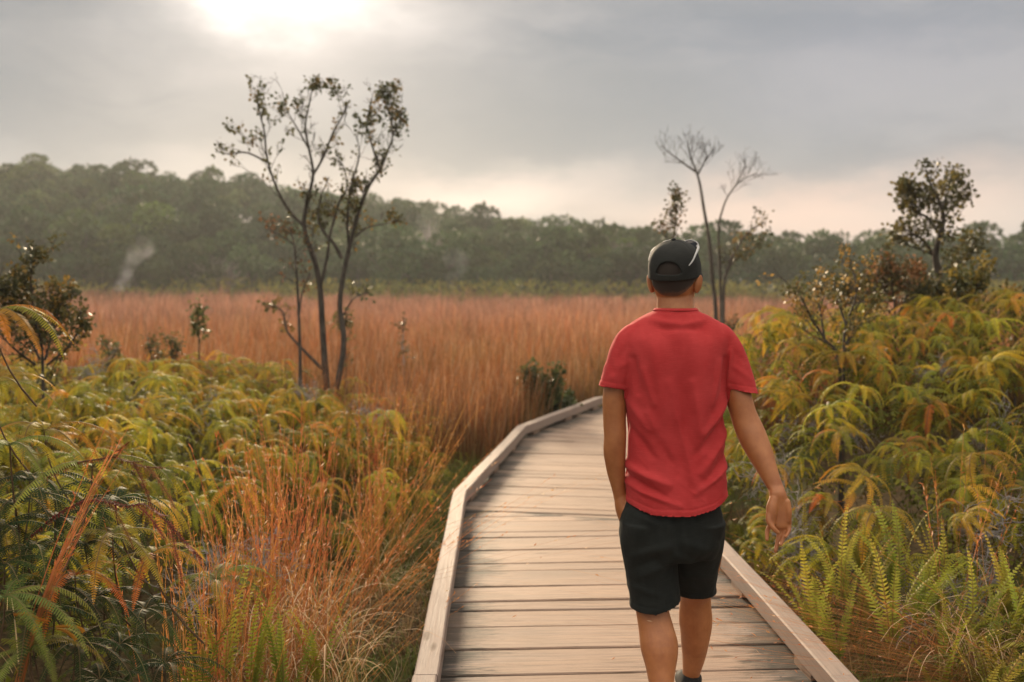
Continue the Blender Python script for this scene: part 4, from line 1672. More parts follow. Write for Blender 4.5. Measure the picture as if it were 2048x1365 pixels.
# small curling orange crozier
base = P(75, 1232, 2.72)
o = empty('dead_fern', base)
tag(o, 'small bright orange fern tip curling over the grey green blades', 'fern', 'close ferns at the left edge of the photograph')
for pl in ([(28, 1230), (55, 1228), (78, 1238), (95, 1243)], [(78, 1238), (72, 1250), (70, 1262)], [(112, 1254), (140, 1253), (160, 1257), (167, 1264)], [(112, 1256), (130, 1262), (145, 1272), (152, 1280)]):
    path = catmull([np.array(P(a, b_, 2.72)) - np.array(base) for a, b_ in pl], 9)
    mb = MB()
    tube(mb, path, np.linspace(.003, .0016, len(path)), (.50, .20, .03), 5)
    t_ = nrm(np.gradient(path, axis=0))
    for sg_ in (-1, 1):
        side = nrm(np.cross(t_, np.array([0, 1.0, 0.2]))) * sg_
        v = np.stack([path - t_ * .001, path + t_ * .001, path + side * .006 + t_ * .002, path + side * .006], 1).reshape(-1, 3)
        mb.add(v, np.arange(len(v)).reshape(-1, 4), (.52, .22, .03))
    link('frond', mb.mesh('frond'), M_FERN, o)


# ---- upright sword ferns
def sword(seed, n=26):
    r = random.Random(seed)
    mb = MB()
    for i in range(r.randint(5, 8)):
        az = r.uniform(0, 6.28)
        e0 = R(r.uniform(68, 88))
        ca = np.array(r.choice([(.16, .20, .03), (.20, .21, .03), (.23, .22, .032)]))
        cb = np.array(r.choice([(.30, .27, .035), (.40, .31, .045), (.25, .25, .035)]))
        pinna(mb, np.array([math.cos(az) * .02, math.sin(az) * .02, 0]), az, e0, e0 - R(r.uniform(15, 60)), r.uniform(.32, .52), r.uniform(.026, .036), n, ca, cb, 1.6, r.uniform(-.5, .5), (.2, .13, .04), .05)
    return mb.mesh('sword_fern')


SW = [sword(300 + i) for i in range(7)]
spots = [(1690, 1230, 4.2), (1745, 1190, 4.35), (1810, 1280, 4.1), (1850, 1240, 4.2), (1905, 1290, 4.05), (1960, 1250, 4.1), (2010, 1300, 3.9), (2040, 1230, 4.1), (1890, 1370, 3.75), (1950, 1400, 3.7), (2020, 1400, 3.65),
         (1780, 1340, 3.95), (1630, 1190, 4.5), (1600, 1150, 4.75), (1545, 1215, 4.4), (1715, 1130, 4.7), (1650, 1110, 4.9), (1580, 1265, 4.15), (1800, 1180, 4.5), (1995, 1180, 4.35), (1930, 1190, 4.3), (1530, 1085, 5.3), (1855, 1420, 3.6)]
for i, (px, py, Y) in enumerate(spots):
    p = P(px, py, Y)
    z0 = float(gh(p.x, p.y))
    o = link('sword_fern', SW[i % len(SW)], M_FERN)
    h = rnd.uniform(.75, 1.0)
    o.location = (p.x + .20, p.y, max(z0 - .02, p.z - .12))
    o.rotation_euler = (rnd.uniform(-.1, .1), rnd.uniform(-.1, .1), rnd.uniform(0, 6.28))
    o.scale = (h, h, h)
    tag(o, 'upright green sword fern beside the right kerb of the boardwalk', 'fern', 'upright sword ferns right of the boardwalk')
for i, (px, py, Y) in enumerate(((445, 1330, 3.7), (500, 1350, 3.8), (640, 1340, 4.1), (570, 1390, 3.75), (400, 1400, 3.5))):
    p = P(px, py, Y)
    o = link('sword_fern', SW[(i + 3) % len(SW)], M_FERN)
    o.location = (p.x, p.y, p.z - .05)
    o.rotation_euler = (0, 0, rnd.uniform(0, 6.28))
    o.scale = (.85, .85, .95)
    tag(o, 'upright sword fern low among the orange grass stalks', 'fern', 'sword ferns among the orange grass')


# ---------------------------------------------------------------- tall orange grass in tufts
def tuft_meshes(seed, n=26, h=1.15, lean=(0.1, 0), spread=.16, fuzz=1.0, dry=14, spl=0.14):
    """stalks and curled blades of one clump of grass"""
    g = np.random.default_rng(seed)
    mb = MB()
    k = 7
    s = np.linspace(0, 1, k)
    base = np.stack([g.normal(0, spread * .35, n), g.normal(0, spread * .35, n), np.zeros(n)], 1)
    H = h * g.uniform(.62, 1.05, n)
    ln = np.stack([lean[0] + g.normal(0, spl, n), lean[1] + g.normal(0, spl, n)], 1)
    bend = g.uniform(1.2, 2.2, n)
    pts = np.zeros((n, k, 3))
    f_ = s[None] ** bend[:, None]
    pts[:, :, 0] = base[:, None, 0] + ln[:, None, 0] * H[:, None] * (0.5 * s[None] + .5 * f_)
    pts[:, :, 1] = base[:, None, 1] + ln[:, None, 1] * H[:, None] * (0.5 * s[None] + .5 * f_)
    l2 = (ln ** 2).sum(1)
    pts[:, :, 2] = H[:, None] * s[None] / np.sqrt(1 + .8 * l2)[:, None]
    a = g.uniform(-.6, .6, n)
    side = np.stack([np.cos(a), np.sin(a), np.zeros(n)], 1)
    cA = np.array([(.20, .13, .035), (.30, .13, .04), (.34, .12, .035)])[g.integers(0, 3, n)]
    cB = np.array([(.52, .19, .055), (.47, .15, .042), (.56, .26, .09)])[g.integers(0, 3, n)]
    col = cA[:, None] * (1 - s[None, :, None]) + cB[:, None] * s[None, :, None]
    w = np.broadcast_to(.0019 * (1 - .65 * s)[None] * g.uniform(.8, 1.3, n)[:, None], (n, k))
    ribbons(mb, pts, w, side, col)
    # spikelets hugging the stalk
    ns = int(15 * fuzz)
    t_ = g.uniform(.38, 1.0, (n, ns))
    i0 = np.clip((t_ * (k - 1)).astype(int), 0, k - 2)
    fr = t_ * (k - 1) - i0
    rows_ = np.arange(n)[:, None]
    pp = pts[rows_, i0] * (1 - fr[..., None]) + pts[rows_, i0 + 1] * fr[..., None]
    tg = nrm(pts[rows_, i0 + 1] - pts[rows_, i0])
    dv = nrm(tg + g.normal(0, .38, tg.shape)).reshape(-1, 3)
    N = n * ns
    cs = np.array([(.54, .21, .065), (.47, .16, .045), (.75, .52, .34), (.62, .30, .12)])[g.choice(4, N, p=[.4, .3, .1, .2])]
    leaves(mb, pp.reshape(-1, 3), dv, g.normal(0, 1, (N, 3)), g.uniform(.016, .034, N), g.uniform(.0016, .0032, N), cs)
    stalks = mb.mesh('stalks')
    # curled dry blades
    mb = MB()
    m_ = dry
    kk = 9
    s = np.linspace(0, 1, kk)
    base = np.stack([g.normal(0, spread * .5, m_), g.normal(0, spread * .5, m_), np.zeros(m_)], 1)
    az = g.uniform(0, 6.28, m_)
    L = g.uniform(.3, .72, m_)
    e0, e1 = g.uniform(.9, 1.45, m_), g.uniform(-2.6, -.4, m_)
    el = e0[:, None] + (e1 - e0)[:, None] * s[None] ** 1.5
    d = np.stack([np.cos(az)[:, None] * np.cos(el), np.sin(az)[:, None] * np.cos(el), np.sin(el)], -1)
    pts = base[:, None] + np.cumsum(d, 1) * (L / kk)[:, None, None]
    side = np.stack([-np.sin(az), np.cos(az), np.zeros(m_)], 1)
    cc = np.array([(.56, .35, .18), (.46, .23, .09), (.24, .19, .055), (.70, .50, .30)])[g.integers(0, 4, m_)]
    ribbons(mb, pts, np.broadcast_to(.0024 * (1 - .7 * s)[None], (m_, kk)), side, np.broadcast_to(cc[:, None], (m_, kk, 3)))
    return stalks, mb.mesh('curled_blades')


TUFTS = [tuft_meshes(500 + i, 17, 1.18, (.02 + .05 * (i % 3), 0.03), .15, 1.0, 32) for i in range(6)]
LEAN = [tuft_meshes(540 + i, 9, 1.2, (.6 + .15 * i, .35), .10, 1.0, 8, .16) for i in range(3)]
FLAT = [tuft_meshes(560 + i, 34, 1.0, (1.9, .1), .15, .1, 40, .5) for i in range(2)]


CURL = [tuft_meshes(660 + i, 3, .6, (.1, 0), .14, .6, 34, .2) for i in range(2)]


def place_tuft(pair, x, y, rz, sc, label, group, z=None):
    o = empty('grass_tuft', (x, y, float(gh(x, y)) - .02 if z is None else z), rz)
    o.scale = (sc, sc, sc)
    tag(o, label, 'grass tuft', group)
    link('stalks', pair[0], M_GRASS, o)
    link('curled_blades', pair[1], M_GRASS, o)
    return o


tl = 'upright tuft of orange grass left of the boardwalk'
tg_ = 'orange grass tufts left of the boardwalk'
for (x0, x1, y0, y1, n) in ((-1.30, -.86, 3.6, 4.3, 7), (-1.45, -.95, 4.3, 5.2, 9), (-1.5, -.8, 5.2, 6.6, 5), (-1.6, -.7, 6.6, 8.6, 4), (-1.9, -.3, 8.6, 10.4, 6)):
    for k in range(n):
        x, y = rnd.uniform(x0, x1), rnd.uniform(y0, y1)
        if x > walk_left(y) - .25:
            x = walk_left(y) - .3
        place_tuft(TUFTS[rnd.randrange(6)], x, y, rnd.uniform(-.5, .5), rnd.uniform(.85, 1.1), tl, tg_)
for i, (px, py, Y, rz, sc) in enumerate(((600, 1290, 4.7, .05, 1.0), (650, 1250, 5.0, .25, 1.0), (700, 1190, 5.3, -.1, .95), (640, 1330, 4.4, -.25, .8), (760, 1050, 6.2, .2, .9))):
    p = P(px, py, Y)
    place_tuft(LEAN[i % 3], p.x, p.y, rz, sc, 'orange grass tuft leaning right over the left kerb', 'leaning orange grass tufts')
for i, (px, py, Y, ln_, sc, lb) in enumerate(((640, 1215, 4.35, (2.6, .5), 1.0, 'few long orange stalks lying over the left kerb onto the planks, the nearer set'), (720, 1120, 4.9, (2.2, 1.3), .85, 'few long orange stalks lying over the left kerb onto the planks, the farther set'))):
    p = P(px, py, Y)
    place_tuft(tuft_meshes(620 + i, 3, 1.75, ln_, .05, .9, 3, .10), p.x, p.y, 0, sc, lb, None, z=p.z)
for i, (px, py, Y) in enumerate(((520, 1230, 4.2), (580, 1180, 4.4), (620, 1240, 4.2), (680, 1260, 4.2), (650, 1320, 4.0))):
    p = P(px, py, Y)
    place_tuft(CURL[i % 2], p.x, p.y, i * 1.1, 1.0, 'bushy tuft of pale curled straw blades at the foot of the orange stalks', 'curled straw tufts left of the boardwalk', z=p.z - .22)
p = P(25, 1370, 2.75)
o = place_tuft(tuft_meshes(577, 16, .95, (.38, .05), .03, .35, 4, .035), p.x + .02, p.y, 0, .82, 'thick bundle of orange grass stalks leaning across the dark ferns', None, z=p.z)
for i, (px, py, Y, rz, sc) in enumerate(((2010, 1290, 4.15, math.pi - .15, .9), (1960, 1350, 3.95, math.pi + .1, .8), (1900, 1290, 4.2, math.pi - .3, .8), (1990, 1340, 4.0, math.pi + .35, .7), (1930, 1330, 4.05, math.pi - .05, .95))):
    p = P(px, py, Y)
    place_tuft(FLAT[i % 2], p.x, p.y, rz, sc, 'fallen dry grass tuft lying towards the right kerb', 'fallen dry grass tufts right of the boardwalk', z=max(float(gh(p.x, p.y)) + .14, p.z - .05))
for i, (px, py, Y) in enumerate(((1950, 1150, 4.6), (1915, 1060, 5.0), (1960, 1020, 5.2), (1875, 1180, 4.5), (2005, 1140, 4.6))):
    p = P(px, py, Y)
    place_tuft(tuft_meshes(590 + i, 5, 1.1, (.08, 0), .10, 1.0, 6, .12), p.x, p.y, rnd.uniform(0, 6.28), .9, 'thin tuft of orange stalks standing in the right fern bank', 'orange stalks in the right fern bank', z=p.z - .45)

# ---- short green and straw-coloured grass along the walkway (uncountable)
g = np.random.default_rng(77)
mb = MB()


def short_grass(n, xf, y0, y1, h, cols, z_off=0.0):
    yy = g.uniform(y0, y1, n)
    xx = xf(yy, g.uniform(0, 1, n))
    zz = gh(xx, yy)
    k = 5
    s = np.linspace(0, 1, k)
    az = g.uniform(0, 6.28, n)
    e0, e1 = g.uniform(.8, 1.5, n), g.uniform(-1.2, 1.0, n)
    el = e0[:, None] + (e1 - e0)[:, None] * s[None]
    L = h * g.uniform(.5, 1.2, n)
    d = np.stack([np.cos(az)[:, None] * np.cos(el), np.sin(az)[:, None] * np.cos(el), np.sin(el)], -1)
    pts = np.stack([xx, yy, zz + z_off], 1)[:, None] + np.cumsum(d, 1) * (L / k)[:, None, None]
    side = np.stack([-np.sin(az), np.cos(az), np.zeros(n)], 1)
    patch = np.array([mnoise.noise(Vector((a * 2.2, b_ * 2.2, 0))) for a, b_ in zip(xx, yy)])
    ci = np.clip(((patch * .9 + .5 + g.normal(0, .2, n)) * len(cols)).astype(int), 0, len(cols) - 1)
    cc = np.array(cols)[ci]
    ribbons(mb, pts, np.broadcast_to(.0026 * (1 - .8 * s)[None], (n, k)), side, cc[:, None] * (.65 + .5 * s)[None, :, None])


WL = np.vectorize(walk_left)
WR = np.vectorize(walk_right)
cols = [(.10, .15, .025), (.14, .18, .028), (.17, .15, .04), (.13, .085, .04), (.36, .22, .10), (.26, .14, .06)]
short_grass(15000, lambda y, u: WL(y) - .05 - 1.1 * u ** 1.3, 3.3, 9.5, .19, cols)
short_grass(9000, lambda y, u: WR(y) + .04 + .75 * u ** 1.4, 3.2, 8.0, .26, cols)
short_grass(7000, lambda y, u: WL(y) - .05 - .9 * u, 6.5, 9.5, .34, [(.08, .12, .022), (.12, .15, .025), (.16, .16, .03), (.20, .14, .05)])
short_grass(5000, lambda y, u: WL(y) - .05 - 1.1 * u, 9.0, 14.5, .45, [(.10, .14, .03), (.16, .17, .035), (.36, .2, .07)])
o = link('short_grass', mb.mesh('short_grass'), M_GRASS)
tag(o, 'short green and straw-coloured grass along both kerbs', 'grass', kind='stuff')


# ---------------------------------------------------------------- woody plants
def twig_tree(stems, seed, twigs, leaf, leaf_cols, wood_sides=6):
    """stems: [(points (3-D), r0, r1, from fraction, number of twigs, twig length)]; leaf: (per tip, length, width, share of tips in leaf)"""
    g = np.random.default_rng(seed)
    wood = MB()
    tips = []

    def shoot(p, d, L, r, depth):
        k = 5
        pts = [p]
        dd = d.copy()
        for i in range(k):
            dd = nrm(dd + g.normal(0, .16, 3) + np.array([0, 0, .10]))
            pts.append(pts[-1] + dd * L / k)
        pts = np.array(pts)
        tube(wood, pts, np.linspace(r, max(r * .45, .0018), k + 1), (1, 1, 1), 4)
        if depth > 0:
            for i in range(g.integers(2, 4)):
                j = g.integers(2, k + 1)
                nd = nrm(dd + g.normal(0, .55, 3) + np.array([0, 0, .15]))
                shoot(pts[j], nd, L * g.uniform(.45, .75), r * .6, depth - 1)
        tips.append((pts[-1], dd, depth))
        if depth == 0 and g.random() < .4:
            tips.append((pts[3], dd, 0))

    for (pts, r0, r1, f0, nt, tlen) in stems:
        pth = catmull(pts, 6)
        tube(wood, pth, np.linspace(r0, r1, len(pth)), (1, 1, 1), wood_sides)
        tn = nrm(np.gradient(pth, axis=0))
        for i in range(nt):
            j = int((f0 + (1 - f0) * (i + g.random()) / nt) * (len(pth) - 1))
            rv = g.normal(0, 1, 3)
            rv = nrm(rv - tn[j] * rv.dot(tn[j]))
            d = nrm(tn[j] * .75 + rv * .75 + np.array([0, 0, .12]))
            fr = j / (len(pth) - 1)
            shoot(pth[j], d, tlen * g.uniform(.5, 1.1) * (1.15 - .5 * fr), min(.007, max(.003, (r0 + (r1 - r0) * fr) * .35)), twigs)
        tips.append((pth[-1], tn[-1], 0))
    crown = None
    per, ll, lw, share = leaf
    if per:
        crown = MB()
        P_, D_, C_ = [], [], []
        lc = np.array(leaf_cols)
        for (p, d, dep) in tips:
            if g.random() > share * (1 if p[2] > -5 else 0):
                continue
            n = max(3, int(per * g.uniform(.5, 1.4)))
            c = lc[g.integers(0, len(lc))]
            off = g.normal(0, ll * .55, (n, 3)) - np.asarray(d) * g.uniform(0, ll * 1.6, (n, 1))
            P_.append(np.asarray(p)[None] + off)
            D_.append(nrm(off + np.asarray(d) * ll * .6 + g.normal(0, ll * .4, (n, 3))))
            C_.append(np.clip(c[None] * (1 + g.normal(0, .18, (n, 1))), .01, 1))
        if P_:
            P_, D_, C_ = np.concatenate(P_), np.concatenate(D_), np.concatenate(C_)
            n = len(P_)
            leaves(crown, P_, D_, g.normal(0, 1, (n, 3)), ll * g.uniform(.7, 1.25, n), lw * g.uniform(.8, 1.2, n), C_)
        else:
            crown = None
    return wood, crown


def woody(name, label, cat, base, stems_px, Y, seed, twigs=1, leaf=(9, .05, .018, .6), cols=((.07, .075, .02),), jit=.25, wood_mat=None, group=None, dy=None):
    """stems_px: [(polyline in photograph pixels, r0, r1, f0, twigs, twig length)] at distance Y, spread in depth by jit"""
    rr = random.Random(seed)
    base = Vector(base)
    stems = []
    for (pl, r0, r1, f0, nt, tl_) in stems_px:
        a = rr.uniform(-jit, jit)
        b_ = rr.uniform(-jit, jit)
        pts = []
        for k, q in enumerate(pl):
            t_ = k / max(1, len(pl) - 1)
            yy = Y + (q[2] if len(q) > 2 else a * t_ + b_ * math.sin(t_ * 3) * .5)
            pts.append(np.array(P(q[0], q[1], yy) - base))
        stems.append((pts, r0, r1, f0, nt, tl_))
    w, c = twig_tree(stems, seed, twigs, leaf, cols)
    o = empty(name, base)
    tag(o, label, cat, group)
    link('trunk', w.mesh('trunk', True), wood_mat or M_BARK, o)
    if c is not None:
        link('crown', c.mesh('crown'), M_LEAF, o)
    return o


def Z3(zx, zy):
    return (380 + zx / 1.95, 120 + zy / 1.95)


def gpt(px, Y):
    p = P(px, 700, Y)
    return (p.x, p.y, float(gh(p.x, p.y)) - .05)


def foot(px, Y):
    """pixel row where the ground lies at this distance"""
    p = gpt(px, Y)
    return 560 + (CAM_H - p[2]) * F_PX / Y


OHIA = ((.075, .070, .022), (.10, .085, .022), (.06, .065, .025), (.17, .10, .028))
A = [Z3(*q) for q in ((535, 1330), (530, 1240), (520, 1100), (508, 900), (490, 800), (460, 710), (445, 640), (455, 560), (480, 450), (465, 350), (450, 260), (470, 150), (480, 95))]
B = [Z3(*q) for q in ((560, 1330), (580, 1240), (600, 1100), (585, 960), (595, 860), (615, 760), (640, 660), (670, 560), (700, 490), (740, 430), (770, 360), (790, 290), (770, 190), (750, 105))]
stems = [([(A[0][0] + 6, foot(655, 11))] + A, .048, .005, .40, 22, .27), ([(A[0][0] + 12, foot(660, 11))] + B, .043, .004, .42, 26, .28),
         ([Z3(*q) for q in ((445, 650), (380, 580), (330, 480), (300, 380), (290, 280), (270, 200), (262, 125))], .019, .005, .2, 12, .34),
         ([Z3(*q) for q in ((303, 400), (220, 362), (150, 368), (100, 358))], .012, .005, .2, 5, .16),
         ([Z3(*q) for q in ((508, 890), (535, 770), (545, 690), (580, 560), (610, 500), (600, 420), (560, 380))], .020, .005, .35, 8, .28),
         ([Z3(*q) for q in ((480, 450), (520, 380), (560, 280), (600, 210), (620, 160))], .016, .005, .1, 9, .3),
         ([Z3(*q) for q in ((465, 350), (420, 270), (380, 200), (360, 125))], .012, .004, .1, 7, .28),
         ([Z3(*q) for q in ((592, 775), (560, 715), (520, 670), (500, 620), (510, 540), (540, 460))], .022, .006, .3, 7, .26),
         ([Z3(*q) for q in ((620, 745), (615, 640), (620, 540), (640, 450), (660, 370), (650, 290))], .018, .005, .2, 12, .3),
         ([Z3(*q) for q in ((645, 690), (690, 655), (760, 640), (805, 625))], .012, .005, .3, 5, .18),
         ([Z3(*q) for q in ((740, 430), (715, 350), (690, 260), (700, 190), (715, 130))], .014, .004, .2, 9, .28),
         ([Z3(*q) for q in ((790, 300), (815, 240), (830, 190))], .010, .004, .1, 6, .2),
         ([Z3(*q) for q in ((788, 290), (790, 200), (796, 95))], .009, .004, .2, 6, .2),
         ([Z3(*q) for q in ((535, 1225), (450, 1140), (380, 1060), (360, 980), (300, 950))], .022, .005, .45, 7, .2),
         ([Z3(*q) for q in ((595, 1000), (640, 930), (700, 905))], .012, .005, .3, 4, .16)]
woody('ohia_tree', 'tall double-trunked tree with sparse leaf clusters left of the boardwalk', 'tree', gpt(657, 11), stems, 11, 61, 2, (12, .046, .020, .115), OHIA, .35)
stems = [([Z3(430, 1330), Z3(430, 1250), Z3(428, 1100), Z3(420, 900), Z3(410, 760), Z3(402, 700), Z3(385, 650)], .024, .006, .5, 9, .26),
         ([Z3(425, 1000), Z3(440, 900), Z3(470, 830)], .012, .005, .3, 4, .18), ([Z3(405, 720), Z3(360, 690), Z3(300, 660)], .010, .004, .1, 7, .16)]
woody('sapling', 'slender sapling with sparse leaf tips beside the double-trunked tree', 'tree', gpt(600, 10.6), stems, 10.6, 62, 1, (6, .042, .017, .38), ((.15, .11, .04), (.10, .08, .03), (.20, .12, .05)), .15)
stems = [([(1434, foot(1434, 14)), (1432, 640), (1425, 560), (1418, 480), (1408, 420), (1400, 370), (1393, 345), (1380, 310), (1376, 285)], .036, .007, .72, 10, .40),
         ([(1393, 345), (1360, 322), (1322, 292)], .016, .005, .15, 8, .36), ([(1395, 352), (1412, 318), (1428, 300)], .014, .005, .15, 7, .34),
         ([(1444, foot(1444, 14)), (1442, 640), (1440, 540), (1437, 460), (1445, 420), (1458, 390), (1482, 362), (1515, 347)], .024, .005, .7, 11, .36), ([(1470, 375), (1485, 345), (1492, 332)], .010, .004, .1, 6, .28)]
woody('bare_tree', 'thin grey leafless tree behind the man with two forking stems', 'tree', gpt(1438, 14), stems, 14, 63, 2, (0, .05, .02, 0), OHIA, .3)
stems = [([(1446, foot(1446, 13.6)), (1447, 600), (1455, 540), (1478, 490), (1500, 462), (1533, 444)], .026, .006, .3, 14, .3), ([(1455, 545), (1470, 520), (1500, 500), (1520, 490)], .012, .005, .2, 8, .24),
         ([(1448, 640), (1466, 655), (1480, 650)], .01, .004, .2, 6, .2)]
woody('leafy_sapling', 'low leafy tree at the foot of the bare grey tree', 'tree', gpt(1446, 13.6), stems, 13.6, 64, 1, (9, .05, .02, .45), OHIA + ((.22, .15, .05),), .3)
stems = [([(1352, foot(1352, 13)), (1350, 560), (1348, 480), (1352, 430), (1350, 392)], .022, .006, .45, 16, .26), ([(1349, 500), (1325, 465), (1318, 450)], .009, .004, .3, 5, .16)]
woody('leafy_sapling', 'narrow leafy sapling rising above the black cap', 'tree', gpt(1352, 13), stems, 13, 65, 1, (8, .048, .02, .55), OHIA, .15)


def Z6(zx, zy):
    return (1450 + zx / 3.25, 280 + zy / 3.25)


stems = [([(1878, foot(1878, 11.5))] + [Z6(*q) for q in ((1390, 990), (1382, 850), (1368, 760), (1390, 640), (1420, 520), (1400, 420), (1340, 300), (1305, 195))], .052, .007, .4, 18, .30),
         ([Z6(*q) for q in ((1368, 770), (1300, 670), (1220, 610), (1130, 560))], .022, .006, .2, 14, .28), ([Z6(*q) for q in ((1395, 620), (1320, 510), (1230, 450), (1180, 280))], .022, .006, .2, 16, .28),
         ([Z6(*q) for q in ((1420, 520), (1480, 430), (1550, 325))], .016, .005, .2, 9, .22), ([Z6(*q) for q in ((1410, 450), (1450, 330), (1470, 215))], .016, .005, .2, 13, .25),
         ([Z6(*q) for q in ((1385, 870), (1450, 830), (1560, 770), (1630, 640))], .018, .005, .3, 12, .26), ([Z6(*q) for q in ((1370, 760), (1290, 720), (1160, 680), (1080, 670))], .014, .005, .3, 10, .24),
         ([Z6(*q) for q in ((1350, 310), (1250, 380), (1190, 300))], .012, .005, .2, 8, .22)]
woody('ohia_tree', 'dense dark-leaved tree standing on the right fern bank', 'tree', gpt(1878, 11.5), stems, 11.5, 66, 1, (11, .052, .021, .55), ((.05, .05, .018), (.065, .062, .02), (.085, .075, .022), (.16, .12, .03)), .45)
# leafy and twiggy shrubs
SHC = ((.055, .06, .022), (.07, .07, .022), (.22, .15, .03), (.10, .09, .025))
stems = [([(90, foot(90, 7)), (85, 720), (70, 640), (62, 560), (70, 520)], .013, .004, .05, 30, .24), ([(80, 720), (40, 640), (15, 590), (10, 560)], .010, .004, .05, 26, .22), ([(90, 720), (110, 650), (125, 590)], .010, .004, .05, 24, .22), ([(95, 730), (140, 690), (165, 640)], .010, .004, .2, 9, .18), ([(70, 730), (20, 690), (-20, 640)], .010, .004, .2, 10, .2)]
woody('shrub', 'dark leafy shrub with yellow tips at the left edge of the field', 'shrub', gpt(85, 7.2), stems, 7.2, 71, 1, (12, .034, .014, .8), SHC, .3)
ORC = ((.24, .12, .03), (.11, .085, .03), (.32, .18, .06), (.09, .08, .025))
stems = [([(1678, foot(1678, 7.4)), (1680, 745), (1650, 680), (1625, 640), (1605, 600), (1590, 575)], .013, .004, .12, 18, .26), ([(1684, foot(1684, 7.4)), (1688, 740), (1690, 660), (1712, 590), (1702, 520)], .014, .004, .12, 24, .28), ([(1650, 685), (1640, 620), (1632, 570)], .010, .004, .2, 8, .2), ([(1690, 690), (1720, 650), (1745, 610)], .010, .004, .2, 8, .22), ([(1692, 650), (1675, 600), (1668, 560)], .009, .004, .2, 7, .2)]
woody('shrub', 'open twiggy shrub with orange leaves on the right fern bank', 'shrub', gpt(1682, 7.4), stems, 7.4, 72, 1, (7, .032, .013, .72), ORC, .25)
stems = [([(1790, foot(1790, 9.5)), (1790, 640), (1785, 580), (1778, 520)], .012, .004, .1, 22, .28), ([(1792, 640), (1820, 580), (1835, 545)], .012, .004, .2, 10, .22), ([(1788, 640), (1760, 590), (1750, 560)], .012, .004, .2, 9, .22)]
for (bx_, tx, ty, sd, lb_) in ((1850, 1842, 560, 81, 'dark bush at the left foot of the dense dark-leaved tree'), (1905, 1912, 575, 82, 'dark bush at the right foot of the dense dark-leaved tree'), (1725, 1730, 560, 83, 'grey-green bush between the twiggy shrub and the dense tree')):
    st_ = [([(bx_, foot(bx_, 10.4)), (bx_, 640), (tx, ty)], .012, .004, .05, 24, .26), ([(bx_, 650), (bx_ - 25, 600), (bx_ - 32, 575)], .010, .004, .05, 16, .22), ([(bx_, 650), (bx_ + 25, 605), (bx_ + 30, 580)], .010, .004, .05, 16, .22)]
    woody('shrub', lb_, 'shrub', gpt(bx_, 10.4), st_, 10.4, sd, 1, (11, .042, .017, .8), SHC, .3)
woody('shrub', 'russet shrub in front of the dense dark-leaved tree', 'shrub', gpt(1790, 9.5), stems, 9.5, 73, 1, (9, .045, .018, .8), ORC, .25)
stems = [([(1945, foot(1945, 9.6)), (1945, 630), (1950, 580), (1965, 545)], .014, .004, .3, 12, .2), ([(1943, 630), (1925, 585), (1915, 560)], .012, .004, .2, 9, .2)]
woody('shrub', 'small dark shrub right of the dense dark-leaved tree', 'shrub', gpt(1945, 9.6), stems, 9.6, 74, 1, (13, .045, .018, .9), SHC, .2)
stems = [([(2030, foot(2030, 10)), (2030, 650), (2035, 600)], .012, .004, .3, 11, .22), ([(2032, 650), (2010, 620), (2000, 600)], .010, .004, .3, 8, .2)]
woody('shrub', 'low russet shrub at the right edge', 'shrub', gpt(2030, 10), stems, 10, 75, 1, (9, .045, .018, .8), ORC, .2)
stems = [([(398, foot(398, 11)), (398, 690), (396, 650), (399, 612)], .012, .004, .35, 10, .12)]
woody('shrub', 'single narrow leafy stem in the orange field', 'shrub', gpt(398, 11), stems, 11, 76, 1, (8, .05, .02, .85), ((.09, .10, .03), (.16, .14, .05)), .1)
stems = [([(808, foot(808, 13)), (808, 740), (806, 690), (808, 640)], .014, .004, .3, 10, .16)]
woody('shrub', 'dead grey stem in the orange field right of the double-trunked tree', 'shrub', gpt(808, 13), stems, 13, 77, 1, (4, .045, .018, .4), ((.10, .08, .03),), .15, M_TWIG)
stems = [([(690, foot(690, 11.6)), (692, 720), (688, 660), (696, 625)], .010, .004, .3, 10, .2)]
woody('shrub', 'little twiggy plant behind the right trunk of the double-trunked tree', 'shrub', gpt(690, 11.6), stems, 11.6, 78, 1, (6, .045, .018, .7), ((.12, .12, .04), (.2, .12, .06)), .15)
stems = [([(1085, foot(1085, 12)), (1083, 830), (1075, 790), (1062, 762)], .012, .004, .1, 14, .26), ([(1088, 830), (1095, 795), (1105, 765)], .012, .004, .1, 13, .26), ([(1086, 835), (1120, 815), (1130, 800)], .010, .004, .1, 10, .2)]
woody('shrub', 'round dark green bush beside the far bend of the left kerb', 'shrub', gpt(1085, 12), stems, 12, 79, 1, (15, .06, .024, .95), ((.05, .065, .02), (.07, .085, .025)), .3)
for i, (px, py, Y) in enumerate(((215, 685, 10), (300, 688, 10.4), (340, 682, 10.6))):
    stems = [([(px, foot(px, Y)), (px + 3, py + 40), (px - 2, py)], .010, .004, .3, 9, .16), ([(px, py + 50), (px + 18, py + 18)], .008, .004, .3, 6, .14)]
    woody('shrub', 'small green shrub at the near edge of the orange field', 'shrub', gpt(px, Y), stems, Y, 90 + i, 1, (6, .036, .014, .5), ((.08, .09, .03), (.12, .10, .035)), .15, group='small shrubs at the near edge of the field')


